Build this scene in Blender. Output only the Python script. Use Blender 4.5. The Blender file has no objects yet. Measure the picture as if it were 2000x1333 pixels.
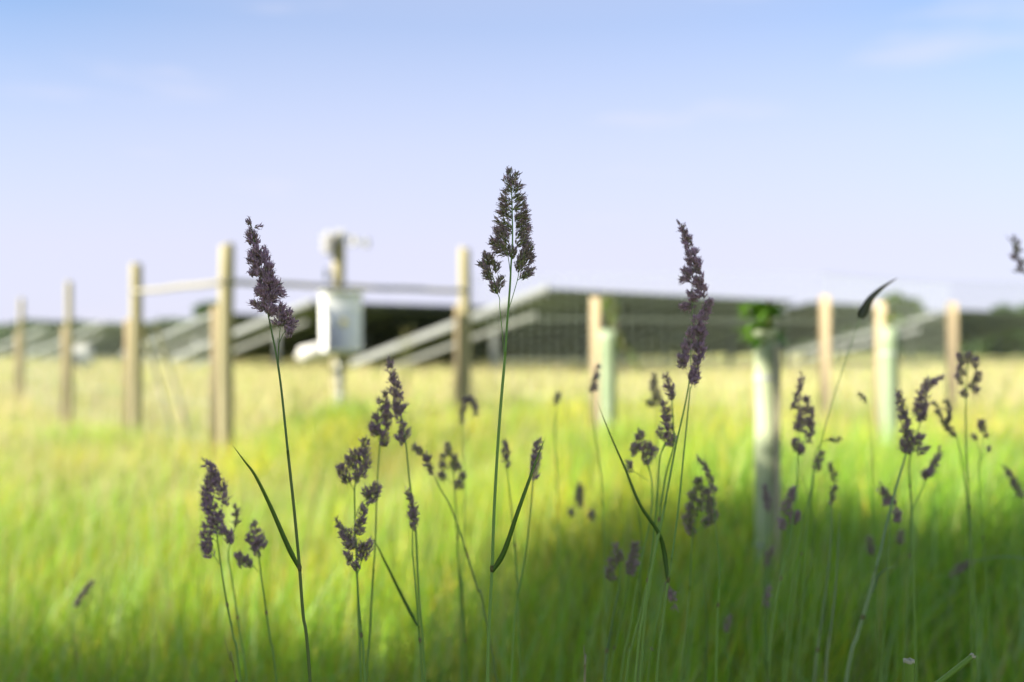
import bpy, math, random
import numpy as np
from mathutils import Vector, Matrix
R = math.radians
rng = np.random.default_rng(7)
random.seed(7)
SC = bpy.context.scene
COL = SC.collection

# ------------------------------------------------------------------ camera
F = 1944.0                      # focal length in pixels of the 2000 px wide photograph
CAMH = 1.15
PITCH = math.atan(19.5 / F)
cd = bpy.data.cameras.new('camera'); cam = bpy.data.objects.new('camera', cd); COL.objects.link(cam)
cd.lens = 35.0; cd.sensor_width = 36.0; cd.clip_start = 0.02; cd.clip_end = 3000
cam.location = (0, 0, CAMH); cam.rotation_euler = (R(90) + PITCH, 0, 0)
cd.dof.use_dof = True; cd.dof.focus_distance = 1.03; cd.dof.aperture_fstop = 2.4
SC.camera = cam

def P(px, py, d):
    """point seen at pixel (px, py) of the photograph, d metres in front (world y)"""
    u = (px - 1000) / F; v = (666.5 - py) / F
    y = math.cos(PITCH) - v * math.sin(PITCH); z = math.sin(PITCH) + v * math.cos(PITCH)
    s = d / y
    return Vector((u * s, d, CAMH + z * s))

# ------------------------------------------------------------------ sky and sun
SUN_AZ, SUN_EL = R(-116), R(31)          # clockwise from the view direction
w = bpy.data.worlds.new('World'); SC.world = w; w.use_nodes = True
nt = w.node_tree; N = nt.nodes; L = nt.links; N.clear()
sky = N.new('ShaderNodeTexSky'); sky.sky_type = 'NISHITA'; sky.sun_disc = False
sky.sun_elevation = SUN_EL; sky.sun_rotation = SUN_AZ
sky.air_density = 1.0; sky.dust_density = 0.7; sky.ozone_density = 2.0; sky.altitude = 50
tc = N.new('ShaderNodeTexCoord')
# thin wisps of high cloud and summer haze, laid out by direction
mp = N.new('ShaderNodeMapping'); mp.inputs['Scale'].default_value = (3.0, 3.0, 16.0); mp.inputs['Rotation'].default_value = (0.0, R(-18), 0.0)
nz = N.new('ShaderNodeTexNoise'); nz.inputs['Scale'].default_value = 1.3; nz.inputs['Detail'].default_value = 5; nz.inputs['Roughness'].default_value = 0.5
cr = N.new('ShaderNodeValToRGB'); cr.color_ramp.elements[0].position = 0.58; cr.color_ramp.elements[1].position = 0.72
cr.color_ramp.elements[0].color = (0, 0, 0, 1); cr.color_ramp.elements[1].color = (0.42, 0.42, 0.42, 1)
L.new(tc.outputs['Generated'], mp.inputs['Vector']); L.new(mp.outputs[0], nz.inputs['Vector']); L.new(nz.outputs['Fac'], cr.inputs['Fac'])
sep = N.new('ShaderNodeSeparateXYZ'); L.new(tc.outputs['Generated'], sep.inputs[0])
hz = N.new('ShaderNodeValToRGB')           # summer haze, thickest at the horizon; overhead end brightened as unseen fill light
e = hz.color_ramp.elements
e[0].position = 0.0; e[0].color = (0.90,) * 3 + (1,); e[1].position = 0.85; e[1].color = (0.60,) * 3 + (1,)
k = e.new(0.10); k.color = (0.88,) * 3 + (1,); k = e.new(0.20); k.color = (0.60,) * 3 + (1,); k = e.new(0.31); k.color = (0.15,) * 3 + (1,)
L.new(sep.outputs['Z'], hz.inputs['Fac'])
mx1 = N.new('ShaderNodeMixRGB'); mx1.inputs['Color2'].default_value = (4.75, 4.65, 5.75, 1)
vm = N.new('ShaderNodeVectorMath'); vm.operation = 'DOT_PRODUCT'; vm.inputs[1].default_value = (0.02, 0.985, 0.17)
L.new(tc.outputs['Generated'], vm.inputs[0])
mr = N.new('ShaderNodeMapRange'); mr.interpolation_type = 'SMOOTHSTEP'; mr.inputs['From Min'].default_value = 0.84; mr.inputs['From Max'].default_value = 1.0; mr.inputs['To Max'].default_value = 0.32
L.new(vm.outputs['Value'], mr.inputs['Value'])
hx = N.new('ShaderNodeMixRGB'); hx.inputs['Color2'].default_value = (1, 1, 1, 1); L.new(mr.outputs[0], hx.inputs['Fac']); L.new(hz.outputs['Color'], hx.inputs['Color1'])
L.new(hx.outputs[0], mx1.inputs['Fac']); gn = N.new('ShaderNodeMixRGB'); gn.blend_type = 'MULTIPLY'; gn.inputs['Fac'].default_value = 1; gn.inputs['Color2'].default_value = (0.84, 1.10, 1.29, 1)
L.new(sky.outputs[0], gn.inputs['Color1']); L.new(gn.outputs[0], mx1.inputs['Color1'])
mx2 = N.new('ShaderNodeMixRGB'); mx2.inputs['Color2'].default_value = (5.1, 5.0, 5.75, 1)
L.new(cr.outputs['Color'], mx2.inputs['Fac']); L.new(mx1.outputs[0], mx2.inputs['Color1'])
bg = N.new('ShaderNodeBackground'); bg.inputs['Strength'].default_value = 0.05
out = N.new('ShaderNodeOutputWorld'); L.new(mx2.outputs[0], bg.inputs['Color']); L.new(bg.outputs[0], out.inputs['Surface'])
sd = bpy.data.lights.new('sun', 'SUN'); so = bpy.data.objects.new('sun', sd); COL.objects.link(so)
sd.energy = 4.7; sd.angle = R(0.53); sd.color = (1.0, 0.93, 0.80)
sdir = Vector((math.sin(SUN_AZ) * math.cos(SUN_EL), math.cos(SUN_AZ) * math.cos(SUN_EL), math.sin(SUN_EL)))  # towards the sun
so.rotation_euler = sdir.to_track_quat('Z', 'Y').to_euler(); so.location = sdir * 60
SC.view_settings.view_transform = 'Standard'; SC.view_settings.look = 'None'
SC.view_settings.exposure = 1.8; SC.view_settings.gamma = 1.0
SC.cycles.use_denoising = True
SC.cycles.max_bounces = 6; SC.cycles.transparent_max_bounces = 4
SC.cycles.sample_clamp_indirect = 6

# ------------------------------------------------------------------ helpers
def tag(o, label=None, cat=None, group=None, kind=None):
    if label: o['label'] = label
    if cat: o['category'] = cat
    if group: o['group'] = group
    if kind: o['kind'] = kind
    return o
def empty(name, loc, label=None, cat=None, group=None, rz=0):
    o = bpy.data.objects.new(name, None); o.empty_display_size = 0.05; COL.objects.link(o)
    o.location = loc; o.rotation_euler = (0, 0, rz)
    return tag(o, label, cat, group)
def npmesh(name, V, faces_idx, sizes, mat, parent=None, tint=None, smooth=False):
    """V (n,3) ; faces_idx flat ; sizes per face. World coordinates; parented keeping them."""
    me = bpy.data.meshes.new(name)
    V = np.asarray(V, dtype=np.float32); faces_idx = np.asarray(faces_idx, dtype=np.int32); sizes = np.asarray(sizes, dtype=np.int32)
    if parent is not None:
        V = V - np.array(parent.location, dtype=np.float32)
    me.vertices.add(len(V)); me.vertices.foreach_set('co', V.ravel())
    me.loops.add(len(faces_idx)); me.loops.foreach_set('vertex_index', faces_idx)
    me.polygons.add(len(sizes)); st = np.concatenate([[0], np.cumsum(sizes)[:-1]]).astype(np.int32)
    me.polygons.foreach_set('loop_start', st)
    if smooth: me.polygons.foreach_set('use_smooth', np.ones(len(sizes), dtype=bool))
    if tint is not None:
        a = me.color_attributes.new('tint', 'FLOAT_COLOR', 'POINT')
        c = np.ones((len(V), 4), dtype=np.float32); c[:, :3] = tint; a.data.foreach_set('color', c.ravel())
    me.update(calc_edges=True); me.validate()
    me.materials.append(mat)
    o = bpy.data.objects.new(name, me); COL.objects.link(o)
    if parent is not None: o.parent = parent
    return o
class MB:
    def __init__(s): s.v = []; s.f = []; s.t = []; s.n = 0
    def add(s, V, Fc, tint=None):
        V = np.asarray(V, dtype=np.float64); s.v.append(V)
        s.f += [[i + s.n for i in f] for f in Fc]; s.n += len(V)
        s.t.append(np.broadcast_to(np.array(tint if tint is not None else (1, 1, 1)), (len(V), 3)))
    def box(s, c, ax, ay, az, bev=0.0):
        """box from centre and three half-extent vectors, with chamfered edges"""
        c = Vector(c); ax, ay, az = Vector(ax), Vector(ay), Vector(az)
        A = [ax, ay, az]; Ls = [a.length for a in A]
        if bev <= 0 or bev >= min(Ls):
            V = [c + ax * i + ay * j + az * k for i in (-1, 1) for j in (-1, 1) for k in (-1, 1)]
            s.add(V, [(0, 1, 3, 2), (4, 6, 7, 5), (0, 4, 5, 1), (2, 3, 7, 6), (0, 2, 6, 4), (1, 5, 7, 3)]); return
        V = []; ix = {}
        for i in (-1, 1):
            for j in (-1, 1):
                for k in (-1, 1):
                    for q in range(3):
                        m = [1 - bev / l for l in Ls]; m[q] = 1
                        ix[(i, j, k, q)] = len(V); V.append(c + ax * (i * m[0]) + ay * (j * m[1]) + az * (k * m[2]))
        Fs = []
        for q in range(3):
            o = [t for t in range(3) if t != q]
            for sg in (-1, 1):
                f = []
                for (a, b) in ((-1, -1), (1, -1), (1, 1), (-1, 1)):
                    key = [0, 0, 0]; key[q] = sg; key[o[0]] = a; key[o[1]] = b; f.append(ix[tuple(key) + (q,)])
                Fs.append(f)
        for q in range(3):          # edges along q
            o = [t for t in range(3) if t != q]
            for a in (-1, 1):
                for b in (-1, 1):
                    k0 = [0] * 3; k0[o[0]] = a; k0[o[1]] = b; k1 = list(k0); k0[q] = -1; k1[q] = 1
                    Fs.append([ix[tuple(k0) + (o[0],)], ix[tuple(k1) + (o[0],)], ix[tuple(k1) + (o[1],)], ix[tuple(k0) + (o[1],)]])
        for i in (-1, 1):
            for j in (-1, 1):
                for k in (-1, 1): Fs.append([ix[(i, j, k, 0)], ix[(i, j, k, 1)], ix[(i, j, k, 2)]])
        s.add(V, Fs)
    def beam(s, a, b, wd, ht, up=Vector((0, 0, 1)), bev=0.0):
        a, b = Vector(a), Vector(b); d = (b - a); l = d.length; d = d / l
        x = d.cross(Vector(up)).normalized(); u = x.cross(d)
        s.box((a + b) / 2, d * (l / 2), x * (wd / 2), u * (ht / 2), bev)
    def tube(s, pts, rad, n=8, tint=None, cap=True):
        pts = [Vector(p) for p in pts]; m = len(pts)
        if not hasattr(rad, '__len__'): rad = [rad] * m
        V = []; Fs = []; ref = Vector((0.13, 1, 0.07)).normalized()
        for i, p in enumerate(pts):
            d = (pts[min(i + 1, m - 1)] - pts[max(i - 1, 0)]).normalized()
            r = ref if abs(d.dot(ref)) < 0.95 else Vector((1, 0, 0))
            x = d.cross(r).normalized(); y = d.cross(x)
            for k in range(n):
                a = 2 * math.pi * k / n; V.append(p + (x * math.cos(a) + y * math.sin(a)) * rad[i])
        for i in range(m - 1):
            for k in range(n):
                Fs.append((i * n + k, i * n + (k + 1) % n, (i + 1) * n + (k + 1) % n, (i + 1) * n + k))
        if cap: Fs.append(tuple(range(n))); Fs.append(tuple((m - 1) * n + k for k in range(n)))
        s.add(V, Fs, tint)
    def build(s, name, mat, parent=None, smooth=False):
        V = np.concatenate(s.v); T = np.concatenate(s.t)
        return npmesh(name, V, [i for f in s.f for i in f], [len(f) for f in s.f], mat, parent, T, smooth)
def smoothstep(a, b, x):
    t = np.clip((x - a) / (b - a), 0, 1); return t * t * (3 - 2 * t)
def ground(x, y):
    x = np.asarray(x, dtype=float); y = np.asarray(y, dtype=float)
    z = 0.31 * np.maximum(smoothstep(-1.6, 1.0, x) * smoothstep(1.7, 4.0, y), smoothstep(-2.7, -1.5, x) * smoothstep(6.0, 9.0, y))
    z = z + (0.38 - z) * smoothstep(12, 28, y)
    z = z + 0.03 * np.sin(x * 0.9 + 1.3) * np.sin(y * 0.7 + 0.4) * smoothstep(2, 6, y)
    z = z + 0.6 * smoothstep(60, 140, y)
    return z
def gz(x, y): return float(ground(x, y))
def catmull(pts, per=6):
    pts = [Vector(p) for p in pts]
    if len(pts) < 3:
        return [pts[0].lerp(pts[-1], i / per) for i in range(per + 1)]
    q = [pts[0] * 2 - pts[1]] + pts + [pts[-1] * 2 - pts[-2]]; o = []
    for i in range(1, len(q) - 2):
        for k in range(per):
            t = k / per; a, b, c, d = q[i - 1:i + 3]
            o.append(0.5 * ((2 * b) + (c - a) * t + (2 * a - 5 * b + 4 * c - d) * t * t + (3 * b - a - 3 * c + d) * t ** 3))
    o.append(pts[-1]); return o

# ------------------------------------------------------------------ materials
def mat(name, col=(0.5, 0.5, 0.5), rough=0.6, metal=0.0, noise=None, spec=0.4, bump=0.0, tint=False, transl=0.0, stretch=None, alpha=1.0):
    m = bpy.data.materials.new(name); m.use_nodes = True; n = m.node_tree.nodes; l = m.node_tree.links
    b = n['Principled BSDF']; b.inputs['Roughness'].default_value = rough; b.inputs['Metallic'].default_value = metal
    b.inputs['Specular IOR Level'].default_value = spec; b.inputs['Base Color'].default_value = (*col, 1)
    src = None
    if tint:
        a = n.new('ShaderNodeAttribute'); a.attribute_name = 'tint'; src = a.outputs['Color']
    if noise:
        col2, scale, lo, hi = noise
        t = n.new('ShaderNodeTexCoord'); mpn = n.new('ShaderNodeMapping'); nzn = n.new('ShaderNodeTexNoise')
        if stretch: mpn.inputs['Scale'].default_value = stretch
        l.new(t.outputs['Object'], mpn.inputs[0]); l.new(mpn.outputs[0], nzn.inputs['Vector'])
        nzn.inputs['Scale'].default_value = scale; nzn.inputs['Detail'].default_value = 6
        r = n.new('ShaderNodeValToRGB'); r.color_ramp.elements[0].position = lo; r.color_ramp.elements[1].position = hi
        r.color_ramp.elements[0].color = (*col, 1); r.color_ramp.elements[1].color = (*col2, 1)
        l.new(nzn.outputs['Fac'], r.inputs['Fac'])
        if src is not None:
            mm = n.new('ShaderNodeMixRGB'); mm.blend_type = 'MULTIPLY'; mm.inputs['Fac'].default_value = 1
            l.new(src, mm.inputs['Color1']); l.new(r.outputs[0], mm.inputs['Color2']); src = mm.outputs[0]
        else: src = r.outputs[0]
        if bump:
            bn = n.new('ShaderNodeBump'); bn.inputs['Strength'].default_value = bump; bn.inputs['Distance'].default_value = 0.01
            l.new(nzn.outputs['Fac'], bn.inputs['Height']); l.new(bn.outputs[0], b.inputs['Normal'])
    if src is not None: l.new(src, b.inputs['Base Color'])
    if transl:
        tr = n.new('ShaderNodeBsdfTranslucent'); mx = n.new('ShaderNodeMixShader'); mx.inputs[0].default_value = transl
        if src is not None: l.new(src, tr.inputs['Color'])
        else: tr.inputs['Color'].default_value = (*col, 1)
        l.new(b.outputs[0], mx.inputs[1]); l.new(tr.outputs[0], mx.inputs[2])
        l.new(mx.outputs[0], n['Material Output'].inputs['Surface'])
    return m
M = {}
M['grass'] = mat('grass_blades', rough=0.5, tint=True, transl=0.45, spec=0.2)
M['stalk'] = mat('grass_stalk', rough=0.45, tint=True, transl=0.2, spec=0.4)
M['spike'] = mat('spikelets', rough=0.75, tint=True, transl=0.3, spec=0.2)
M['leaf'] = mat('tree_leaf', rough=0.5, tint=True, transl=0.3, spec=0.3)
M['soil'] = mat('field_ground', (0.20, 0.25, 0.05), 0.95, noise=((0.34, 0.32, 0.12), 1.5, 0.35, 0.7), bump=0.3)
M['bark'] = mat('bark', (0.10, 0.08, 0.06), 0.9, noise=((0.18, 0.15, 0.11), 9, 0.35, 0.65), bump=0.6, stretch=(1, 1, 0.2))
M['timber'] = mat('treated_timber', (0.22, 0.20, 0.105), 0.8, noise=((0.34, 0.30, 0.18), 14, 0.3, 0.7), bump=0.3, stretch=(1, 1, 0.08))
M['rawtimber'] = mat('sawn_timber', (0.44, 0.34, 0.20), 0.8, noise=((0.54, 0.44, 0.28), 14, 0.3, 0.7), bump=0.2, stretch=(1, 1, 0.08))
M['greytimber'] = mat('weathered_timber', (0.30, 0.28, 0.17), 0.85, noise=((0.42, 0.38, 0.24), 12, 0.3, 0.7), bump=0.3, stretch=(1, 1, 0.1))
M['rail'] = mat('rail_timber', (0.20, 0.19, 0.14), 0.8, noise=((0.29, 0.27, 0.20), 12, 0.3, 0.7), stretch=(0.1, 1, 1))
M['galv'] = mat('galvanised_steel', (0.19, 0.20, 0.185), 0.5, 0.2, noise=((0.27, 0.28, 0.26), 6, 0.3, 0.7))
M['pale'] = mat('pale_steel', (0.46, 0.47, 0.45), 0.5, 0.1, noise=((0.56, 0.57, 0.55), 6, 0.3, 0.7))
M['strut'] = mat('dull_steel', (0.07, 0.08, 0.065), 0.6, 0.2, noise=((0.11, 0.12, 0.10), 5, 0.3, 0.7))
M['wire'] = mat('fence_wire', (0.36, 0.42, 0.34), 0.45, 0.3)
M['under'] = mat('panel_backsheet', (0.085, 0.112, 0.078), 0.6, noise=((0.125, 0.150, 0.108), 2, 0.3, 0.7))
M['glass'] = mat('panel_glass', (0.01, 0.014, 0.03), 0.12, 0.0, spec=0.8)
M['alu'] = mat('panel_frame', (0.30, 0.32, 0.30), 0.4, 0.7)
M['white'] = mat('white_enclosure', (0.82, 0.83, 0.79), 0.45, noise=((0.72, 0.73, 0.69), 3, 0.4, 0.7))
M['whitebright'] = mat('white_plastic', (0.55, 0.54, 0.50), 0.4, noise=((0.48, 0.47, 0.43), 4, 0.4, 0.7))
M['gasket'] = mat('grey_gasket', (0.35, 0.37, 0.36), 0.6)
M['decal'] = mat('yellow_decal', (0.62, 0.55, 0.22), 0.6)
M['darkmetal'] = mat('dark_metal', (0.08, 0.10, 0.11), 0.5, 0.3)
M['tube'] = mat('tree_shelter_plastic', (0.34, 0.44, 0.27), 0.4, transl=0.45, noise=((0.42, 0.50, 0.33), 5, 0.3, 0.7))
M['tubedark'] = mat('tree_shelter_aged', (0.56, 0.62, 0.40), 0.4, transl=0.45, noise=((0.66, 0.72, 0.50), 5, 0.3, 0.7))
M['cut'] = mat('cut_pith', (0.36, 0.36, 0.22), 0.8)

# ------------------------------------------------------------------ ground
def make_ground():
    xs = np.concatenate([np.linspace(-1500, -60, 14), np.linspace(-50, 50, 101), np.linspace(60, 1500, 14)])
    ys = np.concatenate([np.linspace(-1500, -40, 14), np.linspace(-30, 140, 171), np.linspace(170, 2000, 16)])
    X, Y = np.meshgrid(xs, ys); V = np.stack([X.ravel(), Y.ravel(), ground(X, Y).ravel()], 1)
    nx = len(xs); i, j = np.meshgrid(np.arange(nx - 1), np.arange(len(ys) - 1)); a = (j * nx + i).ravel()
    Fc = np.stack([a, a + 1, a + nx + 1, a + nx], 1)
    o = npmesh('ground', V, Fc.ravel(), np.full(len(Fc), 4), M['soil'], smooth=True)
    tag(o, kind='structure')
make_ground()

# ------------------------------------------------------------------ meadow grass (one uncountable mass)
def vnoise(x, y, s, seed=0):
    """smooth value noise 0..1"""
    g = np.random.default_rng(seed).random((64, 64)); u = x / s + 31.7; v = y / s + 17.3
    i = np.floor(u).astype(int); j = np.floor(v).astype(int); fu = u - i; fv = v - j
    fu = fu * fu * (3 - 2 * fu); fv = fv * fv * (3 - 2 * fv); i %= 64; j %= 64; i1 = (i + 1) % 64; j1 = (j + 1) % 64
    return (g[i, j] * (1 - fu) + g[i1, j] * fu) * (1 - fv) + (g[i, j1] * (1 - fu) + g[i1, j1] * fu) * fv
def wedge(n, y0, y1, margin):
    """n random points of the ground the picture can see, between two distances"""
    y = np.sqrt(rng.random(n) * (y1 ** 2 - y0 ** 2) + y0 ** 2)
    x = (rng.random(n) * 2 - 1) * (0.56 * y + margin)
    return x, y
def blades(name, x, y, h, wd, lean, cols, label, segs=4):
    n = len(x); z = ground(x, y) - 0.01
    az = rng.random(n) * 2 * math.pi + 0.0; ld = np.stack([np.cos(az), np.sin(az)], 1) * (lean * h)[:, None]
    ld[:, 0] += 0.10 * h
    fa = rng.random(n) * math.pi; side = np.stack([np.cos(fa), np.sin(fa)], 1)
    ts = np.linspace(0, 1, segs + 1); Vs = []
    prof = {4: [0.8, 1.0, 0.85, 0.5], 3: [0.9, 1.0, 0.6]}[segs]
    for k, t in enumerate(ts):
        cx = x + ld[:, 0] * t ** 2.0; cy = y + ld[:, 1] * t ** 2.0
        cz = z + h * (t - 0.35 * np.clip(lean, 0, 1.2) * t ** 3)
        if k < segs:
            hw = wd * prof[k] / 2
            Vs.append(np.stack([cx - side[:, 0] * hw, cy - side[:, 1] * hw, cz], 1)); Vs.append(np.stack([cx + side[:, 0] * hw, cy + side[:, 1] * hw, cz], 1))
        else: Vs.append(np.stack([cx, cy, cz], 1))
    nv = 2 * segs + 1; V = np.stack(Vs, 1).reshape(-1, 3); base = (np.arange(n) * nv)[:, None]
    pat = []; sz = []
    for k in range(segs - 1): pat += [2 * k, 2 * k + 1, 2 * k + 3, 2 * k + 2]; sz.append(4)
    pat += [2 * segs - 2, 2 * segs - 1, 2 * segs]; sz.append(3)
    idx = (base + np.array(pat)[None, :]).ravel(); sizes = np.tile(sz, n)
    T = np.repeat(cols, nv, axis=0)
    o = npmesh(name, V, idx, sizes, M['grass'], tint=T)
    tag(o, label, 'grass', kind='stuff'); return o
def mixcol(n, table, wts):
    table = np.array(table); k = rng.choice(len(table), n, p=np.array(wts) / sum(wts)); c = table[k]
    return np.clip(c * (0.8 + 0.4 * rng.random((n, 1))) * (1 + 0.10 * (rng.random((n, 3)) - 0.5)), 0, 1)
GREENS = [(0.26, 0.40, 0.055), (0.38, 0.46, 0.07), (0.17, 0.31, 0.04), (0.48, 0.50, 0.10), (0.54, 0.46, 0.13), (0.20, 0.36, 0.05)]
def meadow():
    X = []; Y = []; H = []; W = []; LN = []; C = []
    for (n, y0, y1, mg, h0, h1, w0) in ((34000, 0.75, 2.6, 0.9, 0.20, 0.50, 0.0058), (52000, 2.6, 5.5, 1.2, 0.20, 0.50, 0.0055),
                                        (56000, 5.5, 12, 1.5, 0.20, 0.46, 0.009), (60000, 12, 30, 3, 0.2, 0.46, 0.020), (40000, 30, 75, 8, 0.2, 0.45, 0.05)):
        x, y = wedge(n, y0, y1, mg)
        a = vnoise(x, y, 0.8, 1); b = vnoise(x, y, 2.2, 2); keep = rng.random(n) < 0.5 + 0.6 * a; x, y, a, b = x[keep], y[keep], a[keep], b[keep]; n = len(x)
        h = (h0 + (h1 - h0) * rng.random(n)) * (0.7 + 0.55 * b)
        near = smoothstep(2.2, 0.9, y); h = h * (1 - 0.15 * near)
        c = mixcol(n, GREENS, (5, 5, 3, 2.0, 0.5, 1.2))
        shade_tint = smoothstep(0.0, 1.2, x) * smoothstep(7.5, 4, y); c = c * (1 - shade_tint[:, None] * np.array([0.30, 0.06, 0.3]))  # right foreground blades darker and greener: tree shade put into their colour
        dry = (1 - 0.9 * shade_tint) * np.clip(smoothstep(7.5, 17, y) * 0.78 + (a - 0.5) * 0.7 * smoothstep(2, 6, y) + 0.30 * smoothstep(-1.5, -5, x) * smoothstep(5, 9, y), 0, 0.9)
        yl = mixcol(n, [(0.50, 0.50, 0.02), (0.58, 0.50, 0.05)], (1, 1)); sy = rng.random(n) < (1 - 0.85 * shade_tint) * np.clip((vnoise(x, y, 0.45, 11) - 0.38) * 1.4, 0, 0.8); c[sy] = yl[sy]
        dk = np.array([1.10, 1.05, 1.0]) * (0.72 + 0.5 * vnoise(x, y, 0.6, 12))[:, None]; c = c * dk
        straw = mixcol(n, [(0.58, 0.54, 0.27), (0.46, 0.49, 0.17), (0.62, 0.52, 0.31)], (3, 3, 2))
        sel = rng.random(n) < dry; c[sel] = straw[sel]
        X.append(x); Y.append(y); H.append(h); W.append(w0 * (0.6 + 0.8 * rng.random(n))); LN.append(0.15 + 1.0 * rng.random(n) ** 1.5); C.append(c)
    for (n, y0, y1, mg, w0, ha, hb) in ((260, 0.97, 1.3, 0.4, 0.0026, 0.60, 0.86), (3000, 1.15, 1.9, 0.5, 0.0030, 0.42, 0.66), (5200, 1.9, 3.2, 0.7, 0.0040, 0.40, 0.72), (4200, 3.2, 6, 1, 0.0050, 0.35, 0.62)):
        x, y = wedge(n, y0, y1, mg); keep = rng.random(n) < 0.35 + 0.9 * vnoise(x, y, 0.35, 21) ; x, y = x[keep], y[keep]; n = len(x)
        c = mixcol(n, [(0.22, 0.44, 0.02), (0.28, 0.50, 0.04), (0.36, 0.52, 0.02), (0.36, 0.54, 0.20), (0.52, 0.48, 0.18)], (4, 4, 3, 3, 0.6))
        X.append(x); Y.append(y); H.append(ha + (hb - ha) * rng.random(n)); W.append(w0 * (0.6 + 0.8 * rng.random(n))); LN.append(0.05 + 0.75 * rng.random(n) ** 1.6); C.append(c)
    # taller tufts of grass
    for (n, cx, cy, rx, ry, ha, hb, w0) in ((700, 0.72, 2.75, 0.36, 0.2, 0.36, 0.58, 0.0045), (700, -1.75, 9.5, 0.5, 0.4, 0.35, 0.55, 0.009), (900, 2.05, 5.1, 0.5, 0.3, 0.38, 0.58, 0.006), (500, 0.72, 7.1, 0.5, 0.3, 0.35, 0.55, 0.007), (350, -4.4, 10.3, 0.6, 0.4, 0.4, 0.6, 0.009), (260, 0.45, 2.2, 0.3, 0.2, 0.4, 0.62, 0.0042), (260, -0.95, 2.3, 0.25, 0.2, 0.35, 0.6, 0.0042), (300, 1.2, 3.3, 0.4, 0.3, 0.35, 0.6, 0.005)):
        x = cx + rx * rng.normal(0, 0.5, n); y = cy + ry * rng.normal(0, 0.5, n); X.append(x); Y.append(y); H.append(ha + (hb - ha) * rng.random(n)); W.append(w0 * (0.6 + 0.8 * rng.random(n)))
        LN.append(0.1 + 0.8 * rng.random(n) ** 1.3); C.append(mixcol(n, [(0.20, 0.42, 0.02), (0.32, 0.50, 0.03), (0.48, 0.50, 0.08), (0.34, 0.50, 0.16)], (3, 3, 1.5, 1.5)))
    X, Y, H, W, LN, C = map(np.concatenate, (X, Y, H, W, LN, C))
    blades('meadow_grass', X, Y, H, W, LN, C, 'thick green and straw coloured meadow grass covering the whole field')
    # tall thin flowering stems in the meadow, too many to count
    X = []; Y = []; H = []; W = []; C = []
    for (n, y0, y1, mg, w0) in ((1700, 1.5, 4, 0.8, 0.0018), (5000, 4, 10, 1.2, 0.0032), (9000, 10, 28, 3, 0.009), (6000, 28, 70, 8, 0.02)):
        x, y = wedge(n, y0, y1, mg); h = (0.45 + 0.28 * rng.random(n)) * (0.85 + 0.3 * vnoise(x, y, 1.7, 5))
        c = mixcol(n, [(0.50, 0.42, 0.22), (0.36, 0.38, 0.12), (0.42, 0.32, 0.24)], (3, 3, 2))
        X.append(x); Y.append(y); H.append(h); W.append(w0 * (0.7 + 0.6 * rng.random(n))); C.append(c)
    X, Y, H, W, C = map(np.concatenate, (X, Y, H, W, C))
    blades('flowering_stems', X, Y, H, W, 0.1 + 0.3 * rng.random(len(X)), C, 'thin straw coloured flowering stems standing above the meadow grass', segs=3)
meadow()

# ------------------------------------------------------------------ trees
def crown_mesh(name, centers, nleaf, size, cols, parent):
    """leaf sized faces spread through lumpy clumps; centers = list of (Vector, radius)"""
    rs = np.array([r for _, r in centers]); cs = np.array([list(c) for c, _ in centers])
    k = rng.choice(len(rs), nleaf, p=rs ** 2 / np.sum(rs ** 2))
    d = rng.normal(size=(nleaf, 3)); d /= np.linalg.norm(d, axis=1)[:, None]
    rad = rs[k] * (0.45 + 0.6 * rng.random(nleaf) ** 0.6); p = cs[k] + d * rad[:, None] * np.array([1, 1, 0.8])
    a = rng.normal(size=(nleaf, 3)); a /= np.linalg.norm(a, axis=1)[:, None]; b = np.cross(a, rng.normal(size=(nleaf, 3))); b /= np.linalg.norm(b, axis=1)[:, None]
    s = size * (0.6 + 0.8 * rng.random(nleaf))[:, None]
    V = np.stack([p - a * s, p - b * s * 0.45, p + a * s, p + b * s * 0.45], 1).reshape(-1, 3)
    idx = np.arange(nleaf * 4); C = mixcol(nleaf, cols, [1] * len(cols)); cl = 0.75 + 0.5 * rng.random(len(rs)); C = C * cl[k][:, None]
    return npmesh(name, V, idx, np.full(nleaf, 4), M['leaf'], parent, tint=np.repeat(C, 4, axis=0))
def tree(x, y, h, spread, label, nleaf=5000, size=0.12, cols=None, clumps=26, low=0.25, group=None, name='tree'):
    cols = cols or [(0.05, 0.09, 0.02), (0.07, 0.12, 0.03), (0.10, 0.14, 0.03)]
    z0 = gz(x, y) - 0.05; root = empty(name, (x, y, z0), label, 'tree', group)
    tr = MB(); top = Vector((x + 0.1 * spread, y, z0 + h * 0.85)); r0 = 0.035 * h
    tr.tube(catmull([(x, y, z0), (x + 0.05 * h * random.uniform(-1, 1), y, z0 + h * 0.35), top], 5), list(np.linspace(r0, r0 * 0.15, 11)), 9)
    cen = []
    for i in range(clumps):
        t = random.uniform(low, 0.93); a = random.uniform(0, 6.283); env = math.sin(math.pi * min(1, (t - low * 0.6) / (1 - low * 0.6)) ** 0.8) ** 0.6
        rr = spread * env * random.uniform(0.25, 0.85); c = Vector((x + rr * math.cos(a), y + rr * math.sin(a), z0 + h * t))
        cen.append((c, spread * random.uniform(0.22, 0.36)))
        if i % 2 == 0:
            b0 = Vector((x, y, z0 + h * max(0.15, t * 0.6))); tr.tube(catmull([b0, b0.lerp(c, 0.5) + Vector((0, 0, -0.03 * h)), c], 3), list(np.linspace(r0 * 0.35, r0 * 0.08, 7)), 6)
    tr.build('trunk', M['bark'], root, True)
    crown_mesh('crown', cen, nleaf, size, cols, root); return root

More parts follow.
